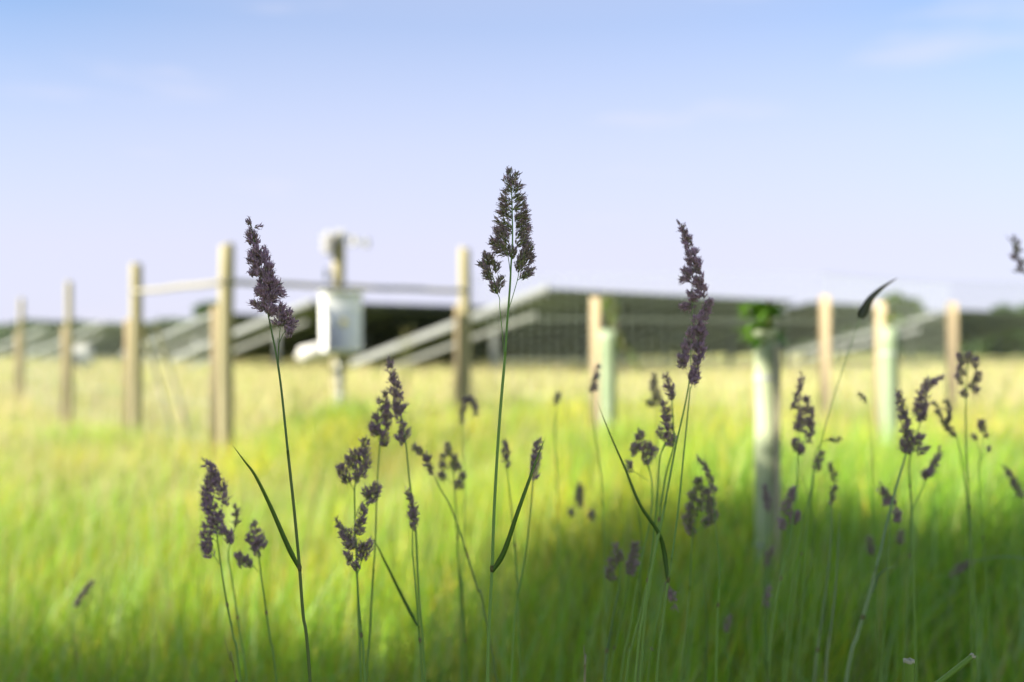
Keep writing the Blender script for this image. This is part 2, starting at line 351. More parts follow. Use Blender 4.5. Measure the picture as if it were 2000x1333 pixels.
# shade trees, left of and behind the camera: their shadow covers the near grass
SH = Vector((-sdir.x, -sdir.y, 0)).normalized(); K = 1 / math.tan(SUN_EL)
def shade_tree(sx, sy, h, spread, label):
    global rng
    keep_rng = rng; rng = np.random.default_rng(int(h * 10)); st_ = random.getstate(); random.seed(int(h * 10))
    """tree whose crown (height about 0.62 h) throws its shade at (sx, sy) on the grass"""
    off = (h * 0.62 - 0.45) * K
    tree(sx - SH.x * off, sy - SH.y * off, h, spread, label, 14500, 0.14, clumps=50, group=None, name='shade_tree'); rng = keep_rng; random.setstate(st_)
shade_tree(0.2, 1.45, 9.5, 2.3, 'leafy tree standing left of the camera, nearest of those that shade the grass')
shade_tree(2.4, 0.1, 11.0, 2.2, 'leafy tree standing behind the camera, its shade over the tall grass heads')
shade_tree(10.4, 5.9, 15.0, 2.9, 'tallest leafy tree standing behind and left of the camera')

# ------------------------------------------------------------------ far trees and hedge
far = ((418, 602, 85, 5, 'dark round tree showing above the solar rows, just left of the tallest left fence post'),
       (1745, 582, 78, 5.0, 'sunlit green tree top rising above the right hand end of the panels'),
       (1990, 606, 90, 6, 'dark tree at the right edge beyond the panels'),
       (1915, 640, 95, 5, 'low dark tree beyond the panels, left of the right edge one'),
       (8, 660, 100, 5, 'low dark tree at the far left edge of the field'),
       (60, 672, 105, 5, 'small dark tree beyond the leftmost fence post'),
       (1830, 632, 98, 6, 'broad dark tree beyond the panels behind the wooden fence post on the right'))
for px, py, d, sp, lb in far:
    p = P(px, py, d); h = p.z - gz(p.x, d)
    cols = [(0.08, 0.13, 0.03), (0.12, 0.17, 0.05)] if px == 1745 else [(0.04, 0.08, 0.02), (0.06, 0.11, 0.03), (0.08, 0.12, 0.03)]
    tree(p.x, d, h * 1.06, sp * 0.55 if h > 4 else sp * 0.7, lb, 4200, 0.28, cols, clumps=22, low=0.12, group=None)
def hedge():
    n = 60000; x = rng.uniform(-75, 75, n); y = 112 + rng.normal(0, 0.9, n); top = 2.6 + 1.3 * vnoise(x, x * 0, 5, 8) + 0.5 * vnoise(x, x * 0, 1.2, 9)
    z = ground(x, y) + top * rng.random(n) ** 0.7; p = np.stack([x, y, z], 1)
    a = rng.normal(size=(n, 3)); a /= np.linalg.norm(a, axis=1)[:, None]; b = np.cross(a, rng.normal(size=(n, 3))); b /= np.linalg.norm(b, axis=1)[:, None]
    s = 0.3 * (0.6 + 0.8 * rng.random(n))[:, None]; V = np.stack([p - a * s, p - b * s * .5, p + a * s, p + b * s * .5], 1).reshape(-1, 3)
    C = mixcol(n, [(0.04, 0.08, 0.02), (0.06, 0.10, 0.03), (0.09, 0.12, 0.04)], (1, 1, 1))
    o = npmesh('hedgerow', V, np.arange(4 * n), np.full(n, 4), M['leaf'], tint=np.repeat(C, 4, axis=0))
    tag(o, 'long dark hedgerow closing the field beyond the solar panels', 'hedge', kind='stuff')
hedge()

# ------------------------------------------------------------------ solar arrays
EA = R(-47); ED = Vector((math.sin(EA), math.cos(EA), 0)); RA = R(43); RD = Vector((math.sin(RA), math.cos(RA), 0))
def at_px(O, D, px):
    k = (px - 1000) / F * 1.0; return (k * O.y - O.x) / (D.x - k * D.y)
def solar_row(hpx, hpy, d, lpx, lpy, fpx, fpy, minlen, label, bars=()):
    H = P(hpx, hpy, d); s = at_px(H, ED, lpx); q = H + ED * s; Lo = P(lpx, lpy, q.y)
    s2 = at_px(H, RD, fpx); q = H + RD * s2; Fa = P(fpx, fpy, q.y); row = (Fa - H).normalized(); length = max(s2, minlen)
    edge = (Lo - H); W = edge.length; ed = edge / W; nrm = row.cross(ed).normalized()
    if nrm.z < 0: nrm = -nrm
    base = Vector((H.x, H.y, gz(H.x, H.y))); root = empty('solar_array', base, label, 'solar panels', 'rows of solar panels')
    nc = int(length / 1.15); step = length / nc
    pm = None
    gaps = [(at_px(H, RD, q[0]), q[2]) for q in bars]
    for c in range(nc):                                     # every column of modules is a part
        if any(-g_[1] < (c + 0.5) * step - g_[0] < 0 for g_ in gaps): continue
        a = H + row * (c * step + step / 2) + ed * (W / 2)
        if pm is None:
            b = MB()
            for r in range(4):
                cc = a + ed * ((r - 1.5) * W / 4); b.box(cc, row * (step / 2 - 0.003), ed * (W / 8 - 0.003), nrm * 0.02)
            pm = b.build('solar_panel', M['under'], root); pm.data.materials.append(M['glass']); first = a
            for poly in pm.data.polygons:
                if poly.normal.dot(nrm) > 0.9: poly.material_index = 1
        else:
            o = pm.copy(); COL.objects.link(o); o.parent = root; o.location = a - first
    def beamobj(name, a, b, wd, ht, m=M['galv']):
        mb = MB(); mb.beam(a, b, wd, ht, nrm, 0.01); return mb.build(name, m, root)
    beamobj('end_trim', H - row * 0.06 + nrm * 0.02, Lo - row * 0.06 + nrm * 0.02, 0.08, 0.21)
    for t in (0.04, 0.3, 0.6, 0.93):
        beamobj('purlin', H + ed * (W * t) - nrm * 0.09 + row * 0.05, H + ed * (W * t) - nrm * 0.09 + row * (length - 0.05), 0.06, 0.10, M['strut'])
    pos = [0.35] + [x for x in np.arange(4.2, length, 4.2)]
    for i, s in enumerate(pos):
        a = H + row * s + ed * (W * 0.10) - Vector((0, 0, 0.42 if i == 0 else 0.26)); b = H + row * s + ed * (W * 0.97) - Vector((0, 0, 0.42 if i == 0 else 0.26))
        beamobj('rafter', a, b, 0.08, 0.15 if i == 0 else 0.12, M['galv'] if i == 0 else M['strut'])
        for t in (0.22, 0.72):
            p = a.lerp(b, t); g = gz(p.x, p.y) - 0.1
            if p.z - 0.08 > g + 0.15: beamobj_leg(root, p, g, 0.17 if i == 0 else 0.11, M['galv'] if i == 0 else M['strut'])
    for px_, fr, _g in bars:
        s = at_px(H, RD, px_); a = H + row * s; mb = MB(); m_ = M['pale'] if fr < 1 else M['galv']
        mb.beam(a - nrm * 0.12, a + edge * fr - nrm * 0.12, 0.12, 0.20, nrm, 0.01); mb.build('end_trim', m_, root)
        if fr == 1.0:
            mb = MB(); mb.beam(a + ed * (W * .15) - Vector((0, 0, .62)), a + edge - Vector((0, 0, .62)), 0.1, 0.17, nrm, 0.01); mb.build('rafter', m_, root)
    return H, Lo
def beamobj_leg(root, p, g, wd, m):
    mb = MB(); mb.box((p.x, p.y, (p.z - 0.07 + g) / 2), (wd / 2, 0, 0), (0, wd / 2, 0), (0, 0, (p.z - 0.07 - g) / 2), 0.01); mb.build('leg', m, root)
solar_row(1075, 565, 25, 690, 712, 2000, 612, 48, 'nearest and largest row of tilted solar panels, dark underside filling the middle and right', bars=((1592, 0.24, 1.4), (1850, 1.0, 2.4)))
solar_row(615, 590, 31.4, 340, 702, 890, 598, 30, 'second row of solar panels, its raised corner behind the white equipment box')
solar_row(430, 612, 40.7, 240, 694, 600, 618, 30, 'third row of solar panels, its end behind the tallest left fence post')
solar_row(205, 632, 55.8, 50, 698, 330, 636, 32, 'fourth row of solar panels, its raised corner between second and third left fence posts')
solar_row(90, 642, 67, -40, 694, 200, 646, 32, 'farthest row of solar panels at the left edge of the field')

# ------------------------------------------------------------------ fence
def fence_post(px, top, d, dia, label, side=None, m='timber', square=False, group='wooden fence posts'):
    p = P(px, top, d); g = gz(p.x, d) - 0.02; root = empty('fence_post', (p.x, d, g), label, 'fence post', group)
    mb = MB(); r = dia / 2; lean = random.uniform(-0.01, 0.01)
    if square: mb.beam((p.x, d, g), (p.x + lean, d, p.z), dia, dia, Vector((0.25, 1, 0)), 0.008)
    else:
        zs = np.linspace(g, p.z - 0.012, 12)
        pts = [(p.x + lean * (z - g) / 2 + 0.004 * math.sin(z * 3 + px), d, z) for z in zs] + [(p.x + lean, d, p.z)]
        mb.tube(pts, [r * (1.04 - 0.05 * i / 11 + 0.01 * math.sin(i * 2.1)) for i in range(12)] + [r * 0.86], 20)
    mb.build('shaft', M[m], root, not square)
    if side:
        q = P(px, side, d); mb = MB(); sx = p.x - r - 0.028
        mb.beam((sx, d - 0.01, g), (sx, d - 0.01, q.z), 0.05, 0.075, Vector((0, 1, 0)), 0.006); mb.build('batten', M['rawtimber'], root)
        for zz in (0.75, 1.2):
            mb = MB(); mb.tube([(sx, d - 0.052, g + zz), (sx, d - 0.046, g + zz)], 0.007, 8); mb.build('nail', M['darkmetal'], root)
    return Vector((p.x, d, p.z))
posts = {}
for key, px, top, d, dia, side, lb in (
        ('a', 43, 583, 18.2, 0.09, 650, 'smallest and farthest wooden fence post at the left edge'),
        ('b', 137, 550, 13.8, 0.09, 640, 'second wooden fence post from the left, thin, with wire fencing either side'),
        ('c', 267, 515, 11.05, 0.13, 624, 'third wooden fence post from the left, with a diagonal brace leaning on it'),
        ('d', 441, 478, 9.0, 0.135, 600, 'tallest wooden fence post left of the first purple grass head, rails meeting it'),
        ('e', 909, 485, 10.9, 0.13, 596, 'wooden fence post at the right end of the rails, left of the tallest grass head')):
    posts[key] = fence_post(px, top, d, dia, lb, side)
posts['f'] = fence_post(661, 455, 10.2, 0.13, 'wooden post carrying the white equipment box and the white sensors', None)
posts['g'] = fence_post(1610, 578, 9.6, 0.10, 'pale sawn wooden fence post midway between the two right hand tree tubes', None, 'rawtimber', True)
posts['h'] = fence_post(1858, 592, 11.0, 0.10, 'pale sawn wooden fence post furthest right, right of the last tree tube', None, 'rawtimber', True)

def rail(a, b, z, label, dia=0.05, m='rail'):
    A = Vector((a.x, a.y - 0.09, z[0])); B = Vector((b.x, b.y - 0.09, z[1])); root = empty('fence_rail', (A + B) / 2, label, 'rail', 'top rails of the fence')
    mb = MB(); mb.tube([A.lerp(B, i / 8) + Vector((0, 0, 0.004 * math.sin(i * 1.7))) for i in range(9)], dia / 2, 10); mb.build('pole', M[m], root, True)
    mb = MB()
    for q in (A, B): mb.tube([q + Vector((0, -0.036, 0)), q + Vector((0, -0.030, 0))], 0.012, 8)
    mb.build('bolt', M['darkmetal'], root)
zc = P(267, 572, 11.05).z; zd = P(441, 553, 9.0).z; zf = P(661, 561, 10.2).z; ze = P(909, 570, 10.9).z
rail(posts['c'], posts['d'], (zc, zd), 'pale round rail between the third and the tallest left fence posts')
rail(posts['d'], posts['f'], (zd, zf), 'thin round rail running behind the left purple grass head to the sensor post', 0.05)
rail(posts['f'], posts['e'], (zf, ze), 'thin round rail from the sensor post to the post beside the tallest grass head', 0.05)
def brace(ax, ay, ad, bx, bd, label, dia=0.05):
    A = P(ax, ay, ad); b = P(bx, 700, bd); B = Vector((b.x, bd, gz(b.x, bd))); root = empty('brace_strut', B, label, 'brace', 'diagonal fence braces')
    mb = MB(); mb.tube([A, A.lerp(B, .5), B], dia / 2, 10); mb.build('pole', M['greytimber'], root, True)
    mb = MB(); mb.tube([A + Vector((0, -0.045, 0)), A + Vector((0, -0.037, 0))], 0.011, 8); mb.build('bolt', M['darkmetal'], root)
brace(276, 632, 11.0, 352, 10.9, 'left weathered diagonal brace leaning from the third fence post into the grass')
brace(303, 632, 11.6, 382, 11.5, 'right weathered diagonal brace, parallel to and behind the left one')

def mesh_fence(pts, ztop, zbot, sp, label, rad=0.0036):
    base = Vector((pts[0][0], pts[0][1], gz(pts[0][0], pts[0][1]))); root = empty('wire_fence', base, label, 'wire fence')
    v = MB(); hmb = MB(); segs = []
    for a, b in zip(pts[:-1], pts[1:]):
        a = Vector((a[0], a[1], 0)); b = Vector((b[0], b[1], 0)); n = max(1, int((b - a).length / sp))
        for i in range(n):
            p = a.lerp(b, i / n); g = gz(p.x, p.y); v.tube([(p.x, p.y, g + zbot), (p.x, p.y, g + ztop)], rad, 4, cap=False)
        for k in range(5):
            t = (k / 4) ** 1.25; zz = zbot + (ztop - zbot) * t
            m = max(2, int((b - a).length / 1.0)); hmb.tube([(a.lerp(b, i / m).x, a.lerp(b, i / m).y, gz(a.lerp(b, i / m).x, a.lerp(b, i / m).y) + zz) for i in range(m + 1)], rad * 0.7, 4, cap=False)
    v.build('upright_wires', M['wire'], root); hmb.build('line_wires', M['wire'], root)
f = lambda k: (posts[k].x, posts[k].y + 0.09)
mesh_fence([(P(-120, 700, 24).x, 24), f('a'), f('b'), f('c'), f('d')], 1.5, 0.08, 0.15, 'fine wire mesh fence stretched along the left hand posts')
mesh_fence([f('e'), f('g'), f('h'), (P(2160, 700, 12.4).x, 12.4)], 1.62, 0.06, 0.10, 'fine wire mesh fence in front of the dark panels on the right')

# ------------------------------------------------------------------ equipment on the sensor post
def cabinet():
    c = P(669, 632, 10.02); c = Vector((c.x, 9.93, c.z)); an = R(18)
    ax = Vector((math.cos(an), math.sin(an), 0)); ay = Vector((-math.sin(an), math.cos(an), 0)); up = Vector((0, 0, 1))
    root = empty('equipment_box', c + Vector((0, 0, -0.31)), 'white equipment box on the wooden sensor post above the meadow', 'equipment box')
    W2, D2, H2 = 0.185, 0.17, 0.295
    mb = MB(); mb.box(c, ax * W2, ay * D2, up * H2, 0.012); mb.build('body', M['white'], root)
    fr = c - ay * (D2 + 0.014); mb = MB(); mb.box(fr, ax * (W2 - 0.012), ay * 0.012, up * (H2 - 0.012), 0.008); mb.build('door', M['white'], root)
    mb = MB(); mb.box(fr - ay * 0.014, ax * 0.032, ay * 0.0015, up * 0.032); mb.build('warning_label', M['decal'], root)
    for s in (-1, 1):
        mb = MB(); mb.tube([fr - ay * 0.004 + ax * (W2 - 0.012) + up * (s * 0.18 - 0.04), fr - ay * 0.004 + ax * (W2 - 0.012) + up * (s * 0.18 + 0.04)], 0.012, 8); mb.build('hinge', M['gasket'], root)
    mb = MB(); mb.box(fr - ay * 0.022 - ax * (W2 - 0.05), ax * 0.014, ay * 0.01, up * 0.035, 0.003); mb.build('latch', M['gasket'], root)
    mb = MB(); mb.box(c + up * (H2 + 0.012) - ay * 0.02, ax * (W2 + 0.02), ay * (D2 + 0.035), up * 0.010, 0.004); mb.build('rain_hood', M['white'], root)
    for k in (-0.08, 0.0, 0.08):
        mb = MB(); q = c - up * H2 + ax * k; mb.tube([q, q - up * 0.04], 0.016, 8); mb.build('cable_gland', M['gasket'], root)
cabinet()
def conduit():
    a = P(664, 695, 10.1); a.y = 10.1; g = gz(a.x, a.y); root = empty('conduit_pipe', (a.x, a.y, g), 'pale grey conduit pipe going down from the white equipment box into the grass', 'pipe')
    mb = MB(); mb.tube([(a.x, a.y, g), (a.x, a.y, g + 0.5), (a.x - 0.01, a.y - 0.06, P(0, 690, 10).z)], 0.03, 12); mb.build('pipe', M['galv'], root, True)
    mb = MB(); mb.tube([(a.x, a.y, g + 0.42), (a.x, a.y, g + 0.46)], 0.036, 12); mb.build('clip', M['gasket'], root)
conduit()
def shield():
    c = P(640, 476, 10.1); root = empty('sensor_shield', c + Vector((0, 0, -0.12)), 'white louvred weather sensor shield on the left of the sensor post top', 'weather sensor')
    for k in range(6):
        z = -0.09 + 0.032 * k; mb = MB(); mb.tube([c + Vector((0, 0, z)), c + Vector((0, 0, z + 0.008)), c + Vector((0, 0, z + 0.018))], [0.07, 0.066, 0.035], 18); mb.build('plate', M['whitebright'], root, True)
    mb = MB(); mb.tube([c + Vector((0, 0, -0.10)), c + Vector((0, 0, 0.13))], 0.012, 8); mb.build('rod', M['whitebright'], root)
    mb = MB(); mb.tube([c + Vector((0, 0, -0.1)), c + Vector((0.11, 0.08, -0.1))], 0.012, 8); mb.build('arm', M['galv'], root)
shield()
def wind():
    c = P(690, 470, 10.15); a = P(668, 462, 10.15); root = empty('wind_sensor', a, 'small white wind sensor on an arm right of the sensor post top', 'weather sensor')
    mb = MB(); mb.tube([a, c, P(716, 476, 10.15)], 0.014, 8); mb.build('arm', M['whitebright'], root, True)
    mb = MB(); mb.tube([c + Vector((0, 0, -0.05)), c + Vector((0, 0, 0.05))], [0.045, 0.038], 14); mb.build('head', M['whitebright'], root, True)
    e2 = P(716, 476, 10.15); mb = MB(); mb.tube([e2 + Vector((0, 0, -0.04)), e2 + Vector((0, 0, 0.045))], [0.03, 0.036], 12); mb.build('cup', M['galv'], root, True)
    b = P(662, 458, 10.12)
    mb = MB(); mb.box(b + Vector((0.02, -0.03, -0.02)), (0.05, 0, 0), (0, 0.012, 0), (0, 0, 0.06), 0.004); mb.build('bracket', M['whitebright'], root)
wind()
def knob():
    c = P(637, 535, 10.12); root = empty('aerial_stub', c, 'small dark fitting on the left side of the sensor post above the rail', 'aerial')
    mb = MB(); mb.tube([c + Vector((0, 0, -0.06)), c + Vector((0, 0, 0.05))], [0.022, 0.018], 10); mb.build('body', M['darkmetal'], root, True)
    mb = MB(); mb.tube([c, c + Vector((0.09, 0.05, 0))], 0.01, 8); mb.build('arm', M['darkmetal'], root)
knob()
def tank(px, py, d, r, ln, name, label):
    c = P(px, py, d); c.z = max(c.z, gz(c.x, d) + r); root = empty(name, (c.x, d, c.z - r), label, 'container')
    ax = Vector((0.95, 0.2, 0.25)).normalized(); mb = MB()
    mb.tube([c - ax * ln * .5, c - ax * ln * .46, c - ax * ln * .4, c + ax * ln * .4, c + ax * ln * .46, c + ax * ln * .5], [r * .4, r * .85, r, r, r * .85, r * .4], 20); mb.build('body', M['whitebright'], root, True)
    mb = MB(); e2 = c - ax * ln * .5; mb.tube([e2, e2 - ax * 0.03], r * 0.3, 12); mb.build('cap', M['whitebright'], root, True)
tank(612, 690, 12.2, 0.11, 0.36, 'white_drum', 'white rounded drum lying in the grass left of the equipment box post')
def small_cabinet():
    c = P(161, 694, 27); root = empty('junction_cabinet', (c.x, 27, c.z - 0.32), 'small white cabinet far off between the second and third left fence posts', 'cabinet')
    mb = MB(); mb.box(c, (0.22, 0, 0), (0, 0.14, 0), (0, 0, 0.28), 0.015); mb.build('body', M['whitebright'], root)
    mb = MB(); mb.box(c + Vector((0, -0.15, 0)), (0.2, 0, 0), (0, 0.01, 0), (0, 0, 0.25), 0.005); mb.build('door', M['whitebright'], root)
    mb = MB(); mb.box(c + Vector((0, 0, -0.45)), (0.05, 0, 0), (0, 0.05, 0), (0, 0, 0.17)); mb.build('stand', M['galv'], root)
small_cabinet()

# ------------------------------------------------------------------ saplings in tree shelters
def leafm(mb, p, d, ln, wd, droop=0.3, tint=(0.1, 0.16, 0.03)):
    d = Vector(d).normalized(); s = d.cross(Vector((0.2, 0.1, 1))).normalized(); V = []; Fs = []
    prof = (0.05, 0.6, 1.0, 0.85, 0.45, 0.02); n = len(prof)
    for i, q in enumerate(prof):
        t = i / (n - 1); c = Vector(p) + d * (ln * t) - Vector((0, 0, droop * ln * t * t)); hw = wd / 2 * q
        V += [c - s * hw + Vector((0, 0, hw * .3)), c, c + s * hw + Vector((0, 0, hw * .3))]
    for i in range(n - 1):
        for k in (0, 1): Fs.append((3 * i + k, 3 * i + k + 1, 3 * i + k + 4, 3 * i + k + 3))
    mb.add(V, Fs, tint)
def shelter(px, top, d, dia, label, m, flare=1.12):
    p = P(px, top, d); g = gz(p.x, d) - 0.02; root = empty('tree_tube', (p.x, d, g), label, 'tree tube', 'plastic tree tubes')
    mb = MB(); n = 24; r = dia / 2
    zs = np.linspace(g, p.z, 14); V = []; Fs = []
    for i, z in enumerate(zs):
        rr = r * (1.0 if i < 11 else 1 + (flare - 1) * (i - 10) / 3)
        for k in range(n):
            a = 2 * math.pi * k / n; V.append((p.x + rr * math.cos(a) * (1 + .02 * math.sin(i)), d + rr * math.sin(a), z))
    for i, z in enumerate(zs[::-1]):
        j = 13 - i; rr = r * (1.0 if j < 11 else 1 + (flare - 1) * (j - 10) / 3) - 0.003
        for k in range(n):
            a = 2 * math.pi * k / n; V.append((p.x + rr * math.cos(a) * (1 + .02 * math.sin(j)), d + rr * math.sin(a), z))
    for i in range(27):
        for k in range(n): Fs.append((i * n + k, i * n + (k + 1) % n, (i + 1) * n + (k + 1) % n, (i + 1) * n + k))
    mb.add(V, Fs); mb.build('sleeve', M[m], root, True)
    for t in (0.35, 0.85):
        mb = MB(); z = g + (p.z - g) * t; mb.tube([(p.x, d, z), (p.x, d, z + 0.012)], r + 0.004, 20, cap=False); mb.build('cable_tie', M['gasket'], root)
    return p, g
def stake(px, top, d, wd, label, m='rawtimber'):
    p = P(px, top, d); g = gz(p.x, d) - 0.02; mb = MB(); mb.beam((p.x, d, g), (p.x, d, p.z - 0.03), wd, wd, Vector((0.3, 1, 0)), 0.003)
    o = mb.build('tree_stake', M[m]); tag(o, label, 'stake', 'wooden tree stakes'); return p
def sapling(p, g, dirs, label, stem_top, col, ll=0.08, lw=0.035):
    root = empty('sapling', (p.x, p.y, g), label, 'young tree'); mb = MB()
    mb.tube(catmull([(p.x, p.y, g + 0.02), (p.x + 0.01, p.y, p.z)] + stem_top, 5), 0.006, 8, (0.14, 0.12, 0.05)); mb.build('stem', M['stalk'], root, True)
    mb = MB()
    for (q, dr, s) in dirs: leafm(mb, q, dr, ll * s, lw * s, 0.35, tuple(np.array(col) * random.uniform(0.75, 1.2)))
    mb.build('leaves', M['leaf'], root)
pT, gT = shelter(1497, 645, 3.1, 0.074, 'nearest tree tube, grey green and standing in shade before the dark panels', 'tubedark')
stake(1517, 655, 3.04, 0.022, 'thin wooden stake tied to the nearest shaded tree tube', 'greytimber')
dl = []
for i in range(80):
    a = random.uniform(0, 6.28); q = Vector((pT.x - 0.015 + random.uniform(-0.045, 0.04), 3.1 + random.uniform(-0.04, 0.04), pT.z + random.uniform(-0.03, 0.085)))
    dl.append((q, (math.cos(a), math.sin(a), random.uniform(-0.6, 0.5)), random.uniform(0.5, 0.9)))
sapling(pT, gT, dl, 'bushy green sapling sprouting from the top of the nearest tree tube', [(pT.x, 3.1, pT.z + 0.07)], (0.15, 0.30, 0.03), 0.07, 0.04)
pU, gU = shelter(1189, 645, 7.6, 0.115, 'pale tree tube with a flared rim, left of the third tall grass head', 'tube', 1.3)
stake(1163, 574, 7.75, 0.072, 'wooden stake left of the flared pale tree tube')
dl = []; arc = [P(1172, 600, 7.6), P(1180, 577, 7.6), P(1192, 580, 7.6), P(1200, 610, 7.6), P(1206, 650, 7.55), P(1222, 690, 7.5)]
for i in range(10):
    q = arc[min(5, i // 2 + 1)]; dl.append((q + Vector((random.uniform(-.03, .03), random.uniform(-.05, .05), 0)), (random.uniform(-.2, .7), random.uniform(-.5, .5), -0.9), random.uniform(0.8, 1.5)))
dl += [(P(1205, 655, 7.6), (0.5, 0, -0.5), 2.0), (P(1222, 690, 7.55), (0.6, 0.1, -0.5), 1.8)]
sapling(pU, gU, dl, 'thin sapling arching out of the flared pale tree tube with drooping leaves', [P(1176, 610, 7.6)] + arc, (0.10, 0.15, 0.03), 0.10, 0.045)
pV, gV = shelter(1736, 640, 5.5, 0.098, 'bright sunlit pale tree tube on the right, taller of the two sunlit tubes', 'tube')
stake(1719, 580, 5.62, 0.062, 'wooden stake left of the bright tree tube on the right')
dl = [(Vector((pV.x + random.uniform(-.03, .05), 5.5 + random.uniform(-.03, .03), pV.z + random.uniform(0, .09))), (random.uniform(-.5, .8), random.uniform(-.5, .5), random.uniform(.1, .8)), random.uniform(.6, 1)) for _ in range(9)]
sapling(pV, gV, dl, 'small green sapling just clearing the rim of the bright right hand tree tube', [(pV.x + 0.02, 5.5, pV.z + 0.06)], (0.14, 0.26, 0.03))
# weeds by the equipment post
def weed(px, py, d, label, col, n=60, sp=0.14):
    t = P(px, py, d); g = gz(t.x, d); root = empty('leafy_weed', (t.x, d, g), label, 'weed', None); mb = MB(); st = MB()
    for k in range(5):
        e2 = t + Vector((random.uniform(-sp, sp), random.uniform(-sp, sp), random.uniform(-0.25, 0))); st.tube(catmull([(t.x, d, g), ((t.x + e2.x) / 2, d, g + (e2.z - g) * .6), e2], 4), 0.004, 6, (0.16, 0.18, 0.05))
        for i in range(n // 5):
            f2 = random.uniform(0.25, 1); q = Vector((t.x, d, g)).lerp(e2, f2); a = random.uniform(0, 6.28); leafm(mb, q, (math.cos(a), math.sin(a), random.uniform(0, .8)), random.uniform(.04, .09), random.uniform(.015, .03), .3, tuple(np.array(col) * random.uniform(.7, 1.25)))
    st.build('stems', M['stalk'], root); mb.build('leaves', M['leaf'], root)
weed(590, 715, 10.5, 'yellow green leafy weed left of the sensor post', (0.28, 0.30, 0.03))
weed(800, 630, 12.5, 'tall rusty topped weed in front of the dark panels right of the white box', (0.30, 0.20, 0.04), 50, 0.2)
weed(780, 680, 12.0, 'shorter rusty weed right of the white box', (0.34, 0.17, 0.06), 40, 0.15)
weed(560, 745, 9.5, 'green leafy weed between the tallest left fence post and the sensor post', (0.20, 0.30, 0.04))
weed(735, 770, 8.0, 'green leafy weed low in the meadow under the white box', (0.16, 0.28, 0.03))

# ------------------------------------------------------------------ grass stalks in flower, each one its own thing
OLIVE = np.array((0.28, 0.31, 0.12)); PURP = np.array((0.50, 0.33, 0.42)); PALE = np.array((0.50, 0.44, 0.36)); STEMG = (0.17, 0.32, 0.07)
def spikelets(origins, dirs, ln, wd, cols):
    """elongated pointed husks, vectorised: 6 points and 8 faces each"""
    n = len(origins); d = dirs / np.linalg.norm(dirs, axis=1)[:, None]
    s = np.cross(d, rng.normal(size=(n, 3))); s /= np.linalg.norm(s, axis=1)[:, None]; u = np.cross(d, s)
    m = origins + d * (ln * 0.38)[:, None]; hw = (wd / 2)[:, None]
    bend = u * (ln * 0.10)[:, None]
    V = np.stack([origins, m + s * hw, m + u * hw * 0.55, m - s * hw, m - u * hw * 0.55, origins + d * ln[:, None] + bend], 1).reshape(-1, 3)
    pat = np.array([0, 1, 2, 0, 2, 3, 0, 3, 4, 0, 4, 1, 5, 2, 1, 5, 3, 2, 5, 4, 3, 5, 1, 4])
    idx = (np.arange(n)[:, None] * 6 + pat[None, :]).ravel(); return V, idx, np.full(n * 8, 3), np.repeat(cols, 6, axis=0)
def anthers(o, d, ln, wd, cols):
    n = len(o); d = d / np.linalg.norm(d, axis=1)[:, None]; s = np.cross(d, rng.normal(size=(n, 3))); s /= np.linalg.norm(s, axis=1)[:, None]; u = np.cross(d, s)
    r = (wd / 2)[:, None]; e = o + d * ln[:, None]; rows = []
    for c in (o, e):
        for (a, b) in ((1, 0), (-0.5, 0.87), (-0.5, -0.87)): rows.append(c + s * r * a + u * r * b)
    V = np.stack(rows, 1).reshape(-1, 3); pat = np.array([0, 1, 4, 3, 1, 2, 5, 4, 2, 0, 3, 5])
    idx = (np.arange(n)[:, None] * 6 + pat[None, :]).ravel(); return V, idx, np.full(n * 3, 4), np.repeat(cols, 6, axis=0)
